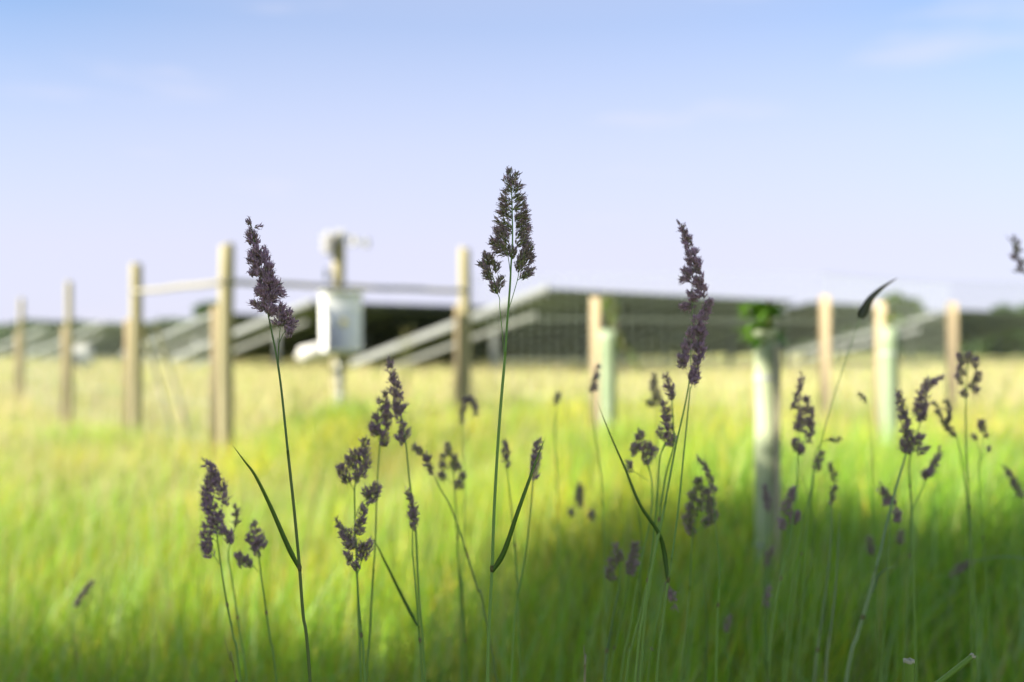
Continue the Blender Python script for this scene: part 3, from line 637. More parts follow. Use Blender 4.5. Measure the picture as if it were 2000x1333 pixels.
def head(root, d, lobes, clus, purple, dens, fuzz, fine):
    """lobes: [(px,py,halfwidth)...] from tip to foot; clus: (base, tip, width) fans of spikelets"""
    O = []; D = []; outer = []
    mm = d / F                                  # metres per photo pixel at this distance
    dn = 0.20 * dens * (d / 1.03) ** 2 * (0.7 if not fine else 1.0)
    rachis = MB()
    for lb in lobes:
        pts = [P(a, b, d) for a, b, _ in lb]; hw = [c * mm for _, _, c in lb]
        cp = catmull(pts, 4); hh = np.interp(np.linspace(0, len(hw) - 1, len(cp)), range(len(hw)), hw)
        area = sum((cp[i + 1] - cp[i]).length / mm * 2 * hh[i] / mm for i in range(len(cp) - 1)); n = max(14, int(area * dn * 1.25))
        rachis.tube(cp, 0.00035, 5, OLIVE)
        # group spikelets in little tufts so that gaps open between them
        kk = 9 if fine else 4; nt_ = max(6, n // kk); seg = np.array([hh[i] * (cp[i + 1] - cp[i]).length + 1e-9 for i in range(len(cp) - 1)]); seg /= seg.sum()
        for _ in range(nt_):
            i = rng.choice(len(seg), p=seg); t = rng.random(); c = cp[i].lerp(cp[i + 1], t); ax = (cp[i] - cp[i + 1]).normalized()
            side = ax.cross(Vector((0, 1, 0))).normalized(); dep = side.cross(ax)
            ang = rng.random() * 6.283; rr = math.sqrt(rng.random()); h_ = hh[i]
            rad = side * (math.cos(ang) * rr) + dep * (math.sin(ang) * rr * 0.7)
            b0 = c + rad * (h_ * 0.74) - ax * (0.3 * h_)
            for _k in range(kk):
                dr = ax * 1.0 + rad * (0.9 * rng.random() + 0.15) + Vector(rng.normal(0, 0.28, 3))
                O.append(b0 + Vector(rng.normal(0, 0.0011, 3)) + rad * (h_ * 0.28 * rng.random())); D.append(dr); outer.append(rr)
    for (b, tpt, wpx) in clus:
        B = P(b[0], b[1], d); Tp = P(tpt[0], tpt[1], d); dep0 = rng.normal(0, 0.004); B.y += dep0 * .3; Tp.y += dep0
        ax = Tp - B; ln = max(ax.length, 0.002); axn = ax / ln; side = axn.cross(Vector((0, 1, 0))).normalized(); dep = side.cross(axn); w2 = wpx * mm / 2
        n = max(7, int((ln / mm + wpx * 0.5) * wpx * dn * 0.72)); rachis.tube([B, Tp.lerp(B, 0.2)], 0.0003, 5, OLIVE)
        for _ in range(n):
            t = rng.random() ** 0.85 * 0.98 - 0.08; u = rng.uniform(-1, 1); v = rng.uniform(-0.8, 0.8); env = 0.55 + 0.5 * math.sin(math.pi * min(1, 0.15 + t))
            o = B + ax * t + side * (u * w2 * 0.75 * env) + dep * (v * w2 * 0.6 * env)
            O.append(o); D.append(axn + side * (u * 0.55) + dep * (v * 0.5) + Vector(rng.normal(0, 0.2, 3))); outer.append(max(abs(u), t))
    O = np.array([list(a) for a in O]); D = np.array([list(a) for a in D]); outer = np.array(outer); n = len(O)
    ln = 0.0060 * (0.7 + 0.6 * rng.random(n)); wd = 0.0020 * (0.7 + 0.6 * rng.random(n))
    pk = np.clip(purple + (outer - 0.6) * 0.55 + rng.normal(0, 0.22, n), 0, 1)[:, None]
    base = PALE if purple < 0 else OLIVE
    C = (base * (1 - pk) + PURP * pk) * (0.65 + 0.8 * rng.random((n, 1)))
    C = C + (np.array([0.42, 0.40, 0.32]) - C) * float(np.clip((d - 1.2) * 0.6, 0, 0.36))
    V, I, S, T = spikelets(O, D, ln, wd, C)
    k = np.nonzero(rng.random(n) < fuzz * (0.4 + 0.6 * outer))[0]
    if len(k):
        dn_ = D[k] / np.linalg.norm(D[k], axis=1)[:, None]; tip = O[k] + dn_ * (ln[k] * 0.8)[:, None]
        dr = dn_ * 0.5 + rng.normal(0, 0.55, (len(k), 3)) + np.array([0, 0, -0.15])
        ca = (PURP * 1.1) * (0.7 + 0.7 * rng.random((len(k), 1)))
        V2, I2, S2, T2 = anthers(tip, dr, 0.0026 * (0.5 + 0.8 * rng.random(len(k))), np.full(len(k), 0.00042), ca)
        V = np.concatenate([V, V2]); I = np.concatenate([I, I2 + n * 6]); S = np.concatenate([S, S2]); T = np.concatenate([T, T2])
    rv = np.concatenate(rachis.v); off = len(V); V = np.concatenate([V, rv]); T = np.concatenate([T, np.concatenate(rachis.t)])
    I = np.concatenate([I, np.array([i + off for f_ in rachis.f for i in f_])]); S = np.concatenate([S, np.array([len(f_) for f_ in rachis.f])])
    npmesh('seed_head', V, I, S, M['spike'], root, tint=T)
def leaf_blade(root, pts, d, wd, tint, fold=0.45):
    cp = catmull([P(a, b, d + (c if c else 0)) for a, b, c in pts], 7); n = len(cp); V = []; Fs = []
    for i, c in enumerate(cp):
        t = i / (n - 1); hw = wd / 2 * (min(1, 0.5 + t * 4) * (1 - t ** 1.15) ** 0.85 + 0.02); dr = (cp[min(i + 1, n - 1)] - cp[max(i - 1, 0)]).normalized()
        s = dr.cross(Vector((0.35, 1, 0.1))).normalized(); u = dr.cross(s)
        V += [c - s * hw + u * hw * fold, c, c + s * hw + u * hw * fold, c + u * 0.0003]
    for i in range(n - 1):
        for k in (0, 1): Fs.append((4 * i + k, 4 * i + k + 1, 4 * i + k + 5, 4 * i + k + 4))
        Fs.append((4 * i + 2, 4 * i + 3, 4 * i + 7, 4 * i + 6)); Fs.append((4 * i + 3, 4 * i, 4 * i + 4, 4 * i + 7))
    tc_ = np.repeat([[tint[j] * (0.8 + 0.5 * (i / n)) + (0.16, 0.06, 0.03)[j] * (i / n) ** 4 for j in range(3)] for i in range(n)], 4, axis=0)
    tc_[1::4] = tc_[1::4] * 1.6                       # paler midrib
    mb = MB(); mb.add(V, Fs); mb.t[-1] = tc_; mb.build('leaf_blade', M['stalk'], root)
def stem_points(pts, d):
    w3 = [P(a, b, d) for a, b in pts]; a, b = w3[-2], w3[-1]; dr = (b - a).normalized()
    if dr.z > -0.3: dr = Vector((dr.x * 0.3, 0, -1)).normalized()
    dr = (dr + Vector((0, 0, -0.6))).normalized(); k = b.z / -dr.z; return w3 + [b + dr * (k * 0.5), b + dr * k]
def stalk(label, d, stem, lobes=(), clus=(), purple=0.7, dens=1.0, fuzz=0.7, r=(0.0007, 0.0014), branches=(), leaves=(), nodes=(), col=STEMG, fine=False, name='grass_stalk', group=None):
    w3 = stem_points(stem, d); root = empty(name, w3[-1], label, 'grass stalk', group)
    cp = catmull(w3, 7); n = len(cp); mb = MB(); rad = [np.interp(i / n, (0, 0.5, 1), (r[0], r[1] * 0.85, r[1])) for i in range(n)]
    kt = np.array(col); m1 = int(n * 0.45); rr_ = random.Random(label)
    mb.tube(cp[:m1 + 1], rad[:m1 + 1], 8, kt * rr_.uniform(0.85, 1.1), cap=False); mb.tube(cp[m1:], [q * 1.12 for q in rad[m1:]], 8, kt * rr_.uniform(0.95, 1.25) + np.array([0.03, 0.01, 0.0]))
    if not nodes and rr_.random() < 0.7:
        i = m1 + rr_.randint(0, 3); c = cp[i]; dr = (cp[i + 1] - cp[i]).normalized(); mb.tube([c - dr * 0.003, c, c + dr * 0.003], [rad[i] * 1.15, rad[i] * 1.7, rad[i] * 1.2], 8, (0.22, 0.20, 0.10))
    for br in branches: mb.tube(catmull([P(a, b, d) for a, b in br], 5), 0.0004 if fine else 0.0005, 6, col)
    for nd in nodes:
        q = P(nd[0], nd[1], d); i = min(range(n), key=lambda j: (cp[j] - q).length); c = cp[i]; dr = (cp[min(i + 1, n - 1)] - cp[max(0, i - 1)]).normalized()
        mb.tube([c - dr * 0.003, c, c + dr * 0.004], [rad[i] * 1.15, rad[i] * 1.7, rad[i] * 1.2], 8, (0.16, 0.16, 0.06))
    mb.build('stem', M['stalk'], root, True)
    if lobes or clus: head(root, d, lobes, clus, purple, dens, fuzz, fine)
    for lf in leaves: leaf_blade(root, lf[0], d, lf[1], lf[2] if len(lf) > 2 else (0.11, 0.22, 0.03))
    return root
def Z(ox, oy, s, pts): return [tuple([ox + p[0] / s, oy + p[1] / s] + ([p[2] / s] if len(p) > 2 else [])) for p in pts]
def ZC(ox, oy, s, cl): return [((ox + a / s, oy + b / s), (ox + c / s, oy + e_ / s), w_ / s) for a, b, c, e_, w_ in cl]

# the tallest, in focus
stalk('tallest sharp grass head in the centre, olive and purple with two side branches', 1.03,
      [(998, 345), (1000, 400), (1001, 470), (998, 520), (996, 560), (990, 640), (986, 700), (975, 830), (966, 980), (961, 1110), (956, 1210), (952, 1333)],
      clus=ZC(900, 310, 4.445, [(440, 230, 420, 95, 46), (435, 260, 375, 180, 24), (445, 320, 385, 275, 44), (445, 395, 352, 345, 50), (447, 465, 345, 402, 50), (447, 530, 340, 455, 52),
        (445, 610, 310, 530, 55), (445, 655, 300, 600, 46), (400, 790, 268, 722, 84), (405, 745, 318, 620, 84), (420, 850, 392, 760, 56), (445, 870, 468, 780, 50), (400, 830, 290, 800, 36),
        (450, 300, 515, 225, 50), (450, 375, 540, 320, 60), (452, 450, 560, 395, 60), (470, 555, 572, 470, 74), (480, 620, 580, 540, 74), (480, 690, 590, 600, 74), (485, 760, 572, 680, 74), (450, 210, 485, 145, 34),
        (450, 270, 460, 190, 40), (380, 680, 330, 600, 60), (500, 990, 525, 850, 70), (520, 955, 620, 835, 84), (520, 900, 612, 760, 76), (540, 830, 590, 730, 60), (520, 1045, 610, 975, 62), (560, 1010, 615, 960, 40),
        (315, 1175, 280, 1080, 64), (325, 1150, 352, 1040, 56), (290, 1065, 205, 1000, 50), (275, 1030, 220, 955, 50), (300, 1000, 315, 905, 54), (245, 980, 178, 910, 60), (240, 950, 212, 820, 64), (265, 935, 262, 860, 36)]),
      purple=0.38, dens=0.95, fuzz=1.0, fine=True, r=(0.00055, 0.0016),
      branches=[Z(900, 310, 4.445, [(410, 1330), (450, 1200), (490, 1060), (505, 985), (520, 900)]), Z(900, 310, 4.445, [(490, 1060), (530, 1030)]),
                [(985, 700), (980, 640), (976, 600), (976, 585), (972, 574)], Z(900, 310, 4.445, [(320, 1180), (300, 1090), (270, 1000), (245, 930)]), Z(900, 310, 4.445, [(430, 1010), (418, 900), (395, 800), (330, 700)])],
      leaves=[([(961, 1118, 0), (985, 1078, -.01), (1010, 1005, -.02), (1035, 935, -.02), (1052, 888, -.015), (1066, 853, -.01)], 0.0060)], nodes=[(961, 1112)])
stalk('sharp purple grass head on the left with a small side tuft, leaning left', 1.03,
      [(518, 585), (525, 620), (532, 655), (541, 700), (550, 765), (562, 880), (575, 1000), (585, 1108), (592, 1200), (606, 1333)],
      lobes=[Z(440, 420, 4.445, [(212, 60, 20), (225, 130, 40), (255, 240, 62), (285, 350, 88), (315, 460, 104), (345, 560, 106), (370, 640, 84), (365, 710, 62)])],
      clus=ZC(440, 420, 4.445, [(250, 110, 300, 95, 20), (365, 810, 360, 715, 56), (345, 770, 425, 735, 46), (330, 720, 390, 690, 60), (400, 690, 505, 680, 66), (420, 640, 480, 600, 60), (350, 830, 240, 765, 50), (375, 880, 430, 810, 66), (380, 870, 400, 800, 56), (360, 840, 330, 760, 40),
        (350, 730, 290, 690, 40), (480, 960, 482, 790, 60), (500, 970, 570, 835, 62), (515, 1010, 605, 925, 56), (550, 1080, 575, 990, 42), (470, 980, 440, 930, 24), (480, 850, 500, 780, 40)]),
      purple=0.85, dens=1.05, fuzz=1.0, fine=True, r=(0.0007, 0.0017),
      branches=[Z(440, 420, 4.445, [(462, 1333), (466, 1180), (472, 1050), (480, 940), (490, 860)]), [(544, 715), (544, 690), (543, 660)], Z(440, 420, 4.445, [(470, 1110), (505, 1030), (550, 980)]), Z(440, 420, 4.445, [(360, 860), (330, 700), (290, 400), (230, 120)])],
      leaves=[([(587, 1114, 0), (560, 1058, .005), (530, 990, .01), (500, 930, .01), (476, 898, .01), (454, 869, .01)], 0.0068, (0.12, 0.22, 0.03))], nodes=[(587, 1112)], col=(0.11, 0.19, 0.05))
stalk('long narrow purple grass head right of centre reaching above the panels, leaning left', 1.16,
      [(1347, 735), (1345, 752), (1336, 800), (1320, 870), (1305, 950), (1292, 1020), (1275, 1100), (1258, 1190), (1240, 1333)],
      lobes=[Z(1260, 420, 3.81, [(252, 62, 7), (280, 105, 16), (312, 190, 32), (335, 270, 44), (355, 340, 46), (378, 420, 44), (395, 490, 42), (415, 560, 32), (430, 610, 26)]),
             Z(1260, 420, 3.81, [(455, 690, 22), (425, 780, 30), (405, 850, 42), (395, 940, 48), (398, 1030, 36), (388, 1110, 36), (370, 1190, 42), (345, 1265, 14)]),
             Z(1260, 420, 3.81, [(350, 860, 16), (318, 960, 28), (290, 1060, 34), (280, 1120, 34), (310, 1150, 26)])],
      clus=ZC(1260, 420, 3.81, [(345, 490, 285, 400, 56), (330, 490, 275, 482, 40), (370, 550, 400, 500, 50), (370, 650, 335, 575, 50), (380, 670, 280, 680, 56), (400, 640, 350, 610, 40), (430, 710, 485, 640, 56), (400, 765, 470, 710, 60), (360, 820, 370, 760, 30)]),
      purple=0.85, dens=1.0, fuzz=0.9, fine=True, r=(0.0007, 0.0015),
      branches=[Z(1260, 420, 3.81, [(345, 1290), (340, 1100), (345, 900), (352, 700), (345, 560), (370, 450)])])
stalk('stem with a long crossing leaf below the long narrow purple grass head', 1.17,
      [(1348, 756), (1341, 830), (1334, 900), (1324, 1000), (1312, 1090), (1304, 1140), (1294, 1220), (1282, 1333)],
      r=(0.0007, 0.0015), leaves=[([(1304, 1132, 0), (1298, 1080, 0), (1286, 1040, -.01), (1250, 985, -.02), (1221, 915, -.02), (1190, 845, -.02), (1166, 783, -.02)], 0.0060, (0.10, 0.19, 0.04))], nodes=[(1304, 1135)])

S = stalk
S('leftmost large purple grass head, low, with three lower tufts', 1.24, [(422, 1030), (426, 1065), (431, 1100), (440, 1160), (455, 1240), (470, 1333)],
  lobes=[[(401, 900, 4), (413, 915, 9), (426, 940, 10), (435, 965, 8), (441, 988, 6)], [(410, 930, 6), (405, 955, 11), (407, 980, 14), (415, 1002, 17), (426, 1026, 16), (437, 1042, 10)]],
  clus=[((420, 1036), (396, 1026), 14), ((418, 1052), (393, 1043), 17), ((414, 1072), (398, 1060), 24), ((414, 1090), (402, 1075), 20), ((448, 1064), (447, 1038), 17)],
  branches=[[(430, 1103), (420, 1090), (412, 1078)], [(425, 1060), (412, 1050)]], purple=0.85)
S('small two tufted grass head just right of the leftmost large one', 1.28, [(500, 1060), (506, 1085), (507, 1100), (515, 1160), (528, 1250), (540, 1333)],
  lobes=[[(496, 1020, 4), (501, 1038, 10), (507, 1056, 12), (510, 1074, 7)]], clus=[((497, 1072), (483, 1045), 15), ((478, 1106), (467, 1078), 18), ((490, 1110), (482, 1088), 14), ((507, 1090), (498, 1070), 12)],
  branches=[[(506, 1118), (495, 1106), (485, 1096)]], purple=0.7)
S('thin dark spike between the two leftmost grass heads', 1.36, [(460, 1028), (450, 1060), (446, 1090), (456, 1150), (470, 1250), (482, 1333)], lobes=[[(460, 988, 3), (462, 1005, 5), (460, 1028, 4)]], purple=0.6)
S('tall pointed grass head left of centre with tiny tufts under it', 1.24, [(779, 808), (786, 825), (793, 870), (800, 940), (812, 1040), (818, 1160), (830, 1333)],
  lobes=[[(760, 700, 3), (764, 722, 7), (769, 745, 9), (774, 768, 11), (779, 790, 12), (781, 812, 8)]], clus=[((783, 845), (788, 826), 12), ((790, 864), (784, 846), 10), ((788, 870), (776, 850), 14), ((793, 858), (798, 840), 9), ((785, 828), (772, 815), 8)],
  purple=0.75, leaves=[([(816, 1222, 0), (790, 1172, .01), (760, 1112, .01), (740, 1072, .01), (723, 1042, .01)], 0.0055, (0.09, 0.2, 0.04))])
S('three tufted grass head tucked left against the tall pointed one', 1.27, [(744, 838), (741, 880), (736, 960), (733, 1060), (727, 1150), (721, 1260), (716, 1333)],
  lobes=[[(753, 766, 3), (748, 785, 11), (752, 805, 12), (757, 828, 9), (755, 838, 5)]], clus=[((738, 850), (732, 808), 18), ((738, 852), (727, 830), 20), ((752, 872), (751, 840), 18)], purple=0.75,
  branches=[[(743, 872), (752, 850)], [(741, 860), (736, 840)]])
S('loose fanned grass head with a detached right tuft, above the low forked head', 1.22, [(708, 925), (694, 945), (693, 1000), (694, 1050), (697, 1110), (700, 1200), (705, 1333)],
  lobes=[[(713, 858, 4), (712, 876, 9), (710, 895, 12), (708, 915, 12), (702, 932, 9)]], clus=[((680, 945), (664, 910), 22), ((692, 918), (679, 892), 18), ((700, 902), (688, 880), 15), ((705, 940), (692, 932), 12), ((722, 982), (738, 945), 26), ((722, 975), (712, 955), 14)],
  branches=[[(693, 960), (685, 946), (676, 930)], [(694, 1010), (705, 985), (722, 970)], [(700, 925), (692, 905)]], purple=0.55, fuzz=1.0)
S('low forked grass head with two spikes and round tufts left of centre', 1.17, [(697, 1060), (697, 1105), (699, 1150), (706, 1240), (713, 1333)],
  lobes=[[(656, 1014, 3), (668, 1032, 8), (680, 1050, 12), (691, 1072, 12)], [(714, 984, 3), (708, 1005, 8), (700, 1035, 9), (697, 1045, 6)]],
  clus=[((708, 1096), (710, 1062), 24), ((720, 1080), (722, 1058), 13), ((686, 1104), (679, 1080), 17), ((698, 1116), (692, 1098), 14)], branches=[[(699, 1120), (708, 1090)], [(698, 1125), (688, 1100)]], purple=0.55, fuzz=1.0)
S('single slim green and purple spike below the tall pointed grass head', 1.22, [(806, 1034), (806, 1080), (812, 1150), (820, 1250), (824, 1333)], lobes=[[(796, 956, 2), (800, 975, 6), (805, 995, 8), (809, 1015, 9), (807, 1036, 5)]], purple=0.55)
S('drooping dark grass spike right of the tall pointed head, its tip pointing left', 1.34, [(848, 930), (862, 958), (880, 990), (905, 1060), (932, 1150), (950, 1215)], lobes=[[(804, 871, 2), (818, 880, 5), (831, 893, 7), (836, 908, 6), (847, 928, 4)]], purple=0.45, dens=1.2, col=(0.12, 0.2, 0.06))
S('open triangular grass head of small separate tufts left of the central stem', 1.52, [(878, 870), (884, 910), (888, 955), (893, 1050), (900, 1200)],
  clus=[((877, 892), (874, 868), 13), ((868, 902), (864, 890), 11), ((890, 905), (888, 890), 12), ((868, 920), (863, 904), 14), ((896, 922), (891, 906), 15), ((868, 940), (861, 923), 14), ((902, 940), (903, 924), 15), ((900, 958), (895, 940), 17), ((886, 915), (882, 904), 9)],
  branches=[[(884, 920), (868, 908)], [(884, 930), (895, 915)], [(886, 945), (866, 930)], [(887, 955), (900, 942)]], purple=0.5)
S('hooked blurred grass head bending over itself below the right rail post', 1.8, [(903, 826), (905, 880), (908, 960), (905, 1060)], lobes=[[(902, 826, 3), (903, 802, 4), (909, 783, 5), (917, 776, 5), (926, 788, 5), (930, 812, 4)]], purple=0.6, dens=1.3)
S('small dark spike just right of the central stem', 1.42, [(990, 912), (995, 960), (1004, 1050), (1010, 1150)], lobes=[[(985, 862, 3), (988, 880, 6), (990, 898, 6), (991, 914, 3)]], purple=0.5)
S('narrow purple spike behind the tip of the central leaf', 1.27, [(1041, 940), (1036, 1000), (1026, 1085), (1008, 1190), (1000, 1300)], lobes=[[(1053, 858, 3), (1049, 875, 8), (1047, 895, 9), (1044, 918, 7), (1040, 940, 4)]], purple=0.8)
S('tiny blurred grass head between the central stem and the flared tree tube', 1.95, [(1088, 788), (1084, 850), (1090, 1000)], lobes=[[(1092, 768, 4), (1088, 780, 6), (1085, 792, 3)]], purple=0.5)
S('slim purple spike below the stake of the flared tree tube', 1.62, [(1158, 768), (1160, 830), (1175, 950), (1180, 1100)], lobes=[[(1168, 716, 3), (1165, 735, 6), (1160, 755, 5), (1156, 768, 3)]], purple=0.7)
S('faint blurred grass head low between central leaf and crossing leaf', 1.95, [(1134, 990), (1138, 1080), (1145, 1200)], lobes=[[(1133, 945, 4), (1131, 965, 9), (1134, 990, 8)]], clus=[((1118, 1010), (1114, 995), 12), ((1156, 1018), (1154, 998), 13)], purple=0.45, branches=[[(1136, 1030), (1118, 1010)], [(1136, 1040), (1156, 1015)]])
S('knobbly purple grass head left of the long narrow one, two tufts above each other', 1.24, [(1312, 780), (1315, 830), (1316, 870), (1300, 930), (1285, 1030), (1268, 1150), (1255, 1260)],
  lobes=[[(1301, 733, 4), (1306, 748, 8), (1311, 765, 9), (1313, 782, 6)]], purple=0.8)
S('ragged dark grass head directly below the knobbly purple one', 1.25, [(1300, 862), (1290, 890), (1286, 930), (1278, 1030), (1262, 1150), (1235, 1260), (1222, 1333)],
  lobes=[[(1297, 786, 4), (1301, 808, 9), (1303, 830, 10), (1306, 858, 8), (1307, 872, 5)]], clus=[((1292, 858), (1288, 838), 12), ((1315, 872), (1316, 850), 8)], purple=0.7, branches=[[(1290, 888), (1300, 868)]], fuzz=1.0)
S('dark three tufted grass head left of the stems under the long narrow head', 1.33, [(1256, 892), (1271, 930), (1272, 1000), (1252, 1100), (1228, 1240), (1212, 1333)],
  lobes=[[(1252, 838, 4), (1250, 855, 9), (1243, 873, 9), (1239, 892, 5)]], clus=[((1264, 908), (1266, 864), 24), ((1275, 892), (1282, 876), 12), ((1231, 924), (1228, 902), 13)], purple=0.65, branches=[[(1271, 925), (1264, 900)], [(1268, 940), (1232, 918)]])
S('blurred pale grass head left of the knobbly purple one', 1.75, [(1282, 795), (1284, 900), (1290, 1050)], lobes=[[(1277, 733, 3), (1278, 752, 7), (1281, 772, 9), (1285, 792, 9)], [(1265, 780, 4), (1272, 795, 6)]], purple=0.35)
S('twin tufted soft grass head low right of centre', 1.42, [(1228, 1120), (1222, 1170), (1205, 1250), (1190, 1333)], lobes=[[(1242, 1062, 5), (1240, 1080, 9), (1235, 1100, 11), (1228, 1122, 8)]], purple=0.5)
S('fanned olive tuft left of the twin tufted head, low right of centre', 1.4, [(1212, 1100), (1207, 1150), (1195, 1220), (1183, 1333)], lobes=[[(1205, 1065, 5), (1207, 1080, 9), (1214, 1096, 8)]], clus=[((1204, 1112), (1193, 1092), 16), ((1196, 1136), (1187, 1110), 18)], purple=0.3, branches=[[(1208, 1140), (1196, 1125)]])
S('broad fuzzy pale grass head right of the long narrow stems', 1.38, [(1362, 960), (1360, 1010), (1352, 1050), (1348, 1130), (1338, 1250), (1330, 1333)],
  clus=[((1364, 962), (1364, 935), 20), ((1360, 985), (1350, 962), 18), ((1376, 980), (1382, 955), 18), ((1384, 1005), (1392, 975), 20), ((1358, 1010), (1345, 985), 18), ((1350, 1035), (1340, 1008), 20), ((1388, 1025), (1396, 1000), 16), ((1356, 1050), (1346, 1030), 16), ((1372, 1030), (1384, 1015), 16), ((1368, 1000), (1366, 975), 12)],
  purple=0.25, dens=0.9, fuzz=1.0, branches=[[(1354, 1045), (1375, 1022), (1392, 1000)], [(1358, 1020), (1346, 1000)]])
S('thin hooked spike curling over the broad fuzzy head', 1.36, [(1393, 960), (1398, 1030), (1405, 1120), (1400, 1250)], lobes=[[(1364, 898, 2), (1376, 910, 4), (1386, 928, 5), (1392, 950, 5), (1393, 965, 3)]], purple=0.4)
S('blurred forked purple grass head right of the nearest tree tube', 1.42, [(1560, 850), (1558, 900), (1555, 960), (1540, 1070), (1515, 1180), (1500, 1333)],
  lobes=[[(1565, 735, 2), (1562, 755, 5), (1556, 775, 6), (1551, 798, 5)], [(1572, 776, 4), (1579, 795, 7), (1583, 820, 7), (1581, 848, 7), (1579, 866, 4)], [(1566, 795, 6), (1563, 820, 10), (1558, 842, 10)]],
  clus=[((1554, 882), (1549, 858), 19), ((1565, 890), (1561, 868), 16)], purple=0.75)
S('dark folded grass leaf against the sky on the right, pointing up right', 1.45, [(1683, 614), (1672, 645), (1655, 695), (1630, 770), (1605, 860), (1585, 950), (1560, 1060), (1540, 1200)], r=(0.0004, 0.0009),
  leaves=[([(1680, 622, 0), (1688, 604, 0), (1700, 584, 0), (1722, 563, .01), (1753, 543, .02)], 0.0150, (0.10, 0.11, 0.06))])
S('tiny floating looking dark spikelet stem left of the bright tree tube', 1.5, [(1693, 787), (1700, 850), (1705, 950)], lobes=[[(1675, 768, 2), (1684, 777, 4), (1693, 787, 2)]], purple=0.3, r=(0.0003, 0.0006))
S('small dark tuft right of the forked purple head', 1.52, [(1590, 922), (1586, 960), (1570, 1060), (1550, 1180)], lobes=[[(1609, 882, 3), (1601, 895, 6), (1597, 906, 6), (1592, 922, 5)]], purple=0.6)
S('tiny horizontal spike pointing right beside the forked purple head', 1.5, [(1608, 863), (1592, 885), (1585, 950), (1575, 1050)], lobes=[[(1638, 857, 2), (1622, 860, 3), (1608, 862, 2)]], purple=0.3, r=(0.0004, 0.0008))
S('curled thick purple grass head on the right bending to the right', 1.42, [(1800, 815), (1790, 850), (1776, 900), (1778, 960), (1782, 1060)],
  lobes=[[(1846, 738, 3), (1830, 742, 7), (1815, 748, 9), (1804, 763, 11), (1800, 785, 13), (1797, 805, 13), (1806, 822, 6)]], purple=0.85)
S('tall pointed olive grass head in front of the curled purple one', 1.36, [(1773, 870), (1766, 898), (1748, 960), (1728, 1040), (1700, 1155), (1675, 1240), (1652, 1333)],
  lobes=[[(1755, 764, 3), (1759, 785, 6), (1765, 810, 9), (1770, 835, 11), (1774, 860, 14), (1776, 885, 9)]], clus=[((1784, 876), (1800, 848), 18), ((1790, 888), (1812, 874), 13), ((1768, 885), (1760, 862), 14)],
  purple=0.55, r=(0.0010, 0.0026), col=(0.20, 0.32, 0.14), leaves=[([(1703, 1158, 0), (1712, 1130, 0), (1728, 1113, -.01), (1750, 1106, -.01)], 0.006, (0.18, 0.30, 0.12))], nodes=[(1688, 1205)])
S('two part purple tuft lower right of the tall pointed olive head', 1.48, [(1808, 935), (1797, 965), (1780, 1005), (1776, 1100), (1770, 1200)], lobes=[[(1836, 875, 3), (1830, 892, 7), (1822, 910, 8), (1812, 930, 6)]], clus=[((1808, 938), (1803, 918), 15)], purple=0.7)
S('thin spiky olive head right of the curled purple one', 1.5, [(1868, 853), (1878, 900), (1890, 1000), (1895, 1150)], lobes=[[(1824, 785, 3), (1833, 806, 4), (1846, 828, 6), (1858, 842, 5), (1868, 853, 3)], [(1846, 780, 3), (1851, 800, 5), (1852, 825, 4)]], purple=0.4)
S('loose airy grass head of brown tufts in front of the rightmost fence post', 1.48, [(1890, 700), (1888, 745), (1886, 790), (1887, 870), (1893, 990), (1903, 1160), (1908, 1333)],
  clus=[((1878, 715), (1874, 692), 14), ((1892, 712), (1889, 690), 14), ((1884, 735), (1875, 715), 14), ((1902, 722), (1908, 700), 12), ((1880, 752), (1873, 732), 12), ((1905, 748), (1908, 728), 15), ((1896, 762), (1904, 745), 13), ((1888, 778), (1880, 764), 12), ((1898, 768), (1912, 760), 10)],
  purple=0.6, branches=[[(1887, 770), (1878, 735)], [(1887, 765), (1905, 738)], [(1888, 740), (1892, 705)]])
S('sparse grass head of tiny separate tufts near the right edge', 1.55, [(1920, 840), (1918, 880), (1912, 920), (1920, 1050), (1930, 1200)], clus=[((1920, 845), (1919, 822), 15), ((1906, 862), (1902, 852), 10), ((1928, 858), (1924, 850), 9), ((1932, 884), (1934, 876), 9)], purple=0.5, branches=[[(1916, 890), (1906, 860)], [(1915, 900), (1932, 880)]], r=(0.0004, 0.0009))
S('grey blurred spike slanting at the right edge above the shaded grass', 1.7, [(1995, 975), (2002, 1040), (2010, 1150)], lobes=[[(1962, 912, 2), (1973, 928, 5), (1984, 948, 7), (1993, 972, 5)]], purple=0.4)
S('soft pinkish grass head with a round lower tuft below the forked purple head', 1.46, [(1542, 990), (1535, 1060), (1522, 1140), (1505, 1240), (1498, 1333)], lobes=[[(1551, 952, 4), (1546, 970, 9), (1538, 988, 10), (1530, 1002, 7)]], clus=[((1550, 1025), (1553, 1000), 21), ((1530, 1036), (1526, 1014), 14)], purple=0.75, branches=[[(1537, 1045), (1550, 1018)]])
S('pinkish grass head crossing the thick pale stem on the right', 1.44, [(1740, 985), (1736, 1060), (1730, 1180), (1720, 1333)], lobes=[[(1719, 946, 5), (1725, 960, 8), (1733, 975, 8), (1731, 990, 5)], [(1742, 972, 5), (1750, 995, 7), (1752, 1020, 5)]], purple=0.7)
S('pale slender spike between the pinkish head and the windswept stem', 1.5, [(1625, 985), (1622, 1070), (1612, 1160), (1598, 1260), (1590, 1333)], lobes=[[(1621, 908, 2), (1627, 925, 5), (1633, 942, 4)], [(1630, 950, 4), (1626, 970, 5), (1622, 986, 3)]], purple=0.2, col=(0.18, 0.27, 0.12), r=(0.0009, 0.0022))
S('bare pale stem right of the pale slender spike', 1.46, [(1640, 1000), (1636, 1080), (1630, 1170), (1618, 1260), (1612, 1333)], r=(0.0006, 0.002), col=(0.2, 0.28, 0.14))
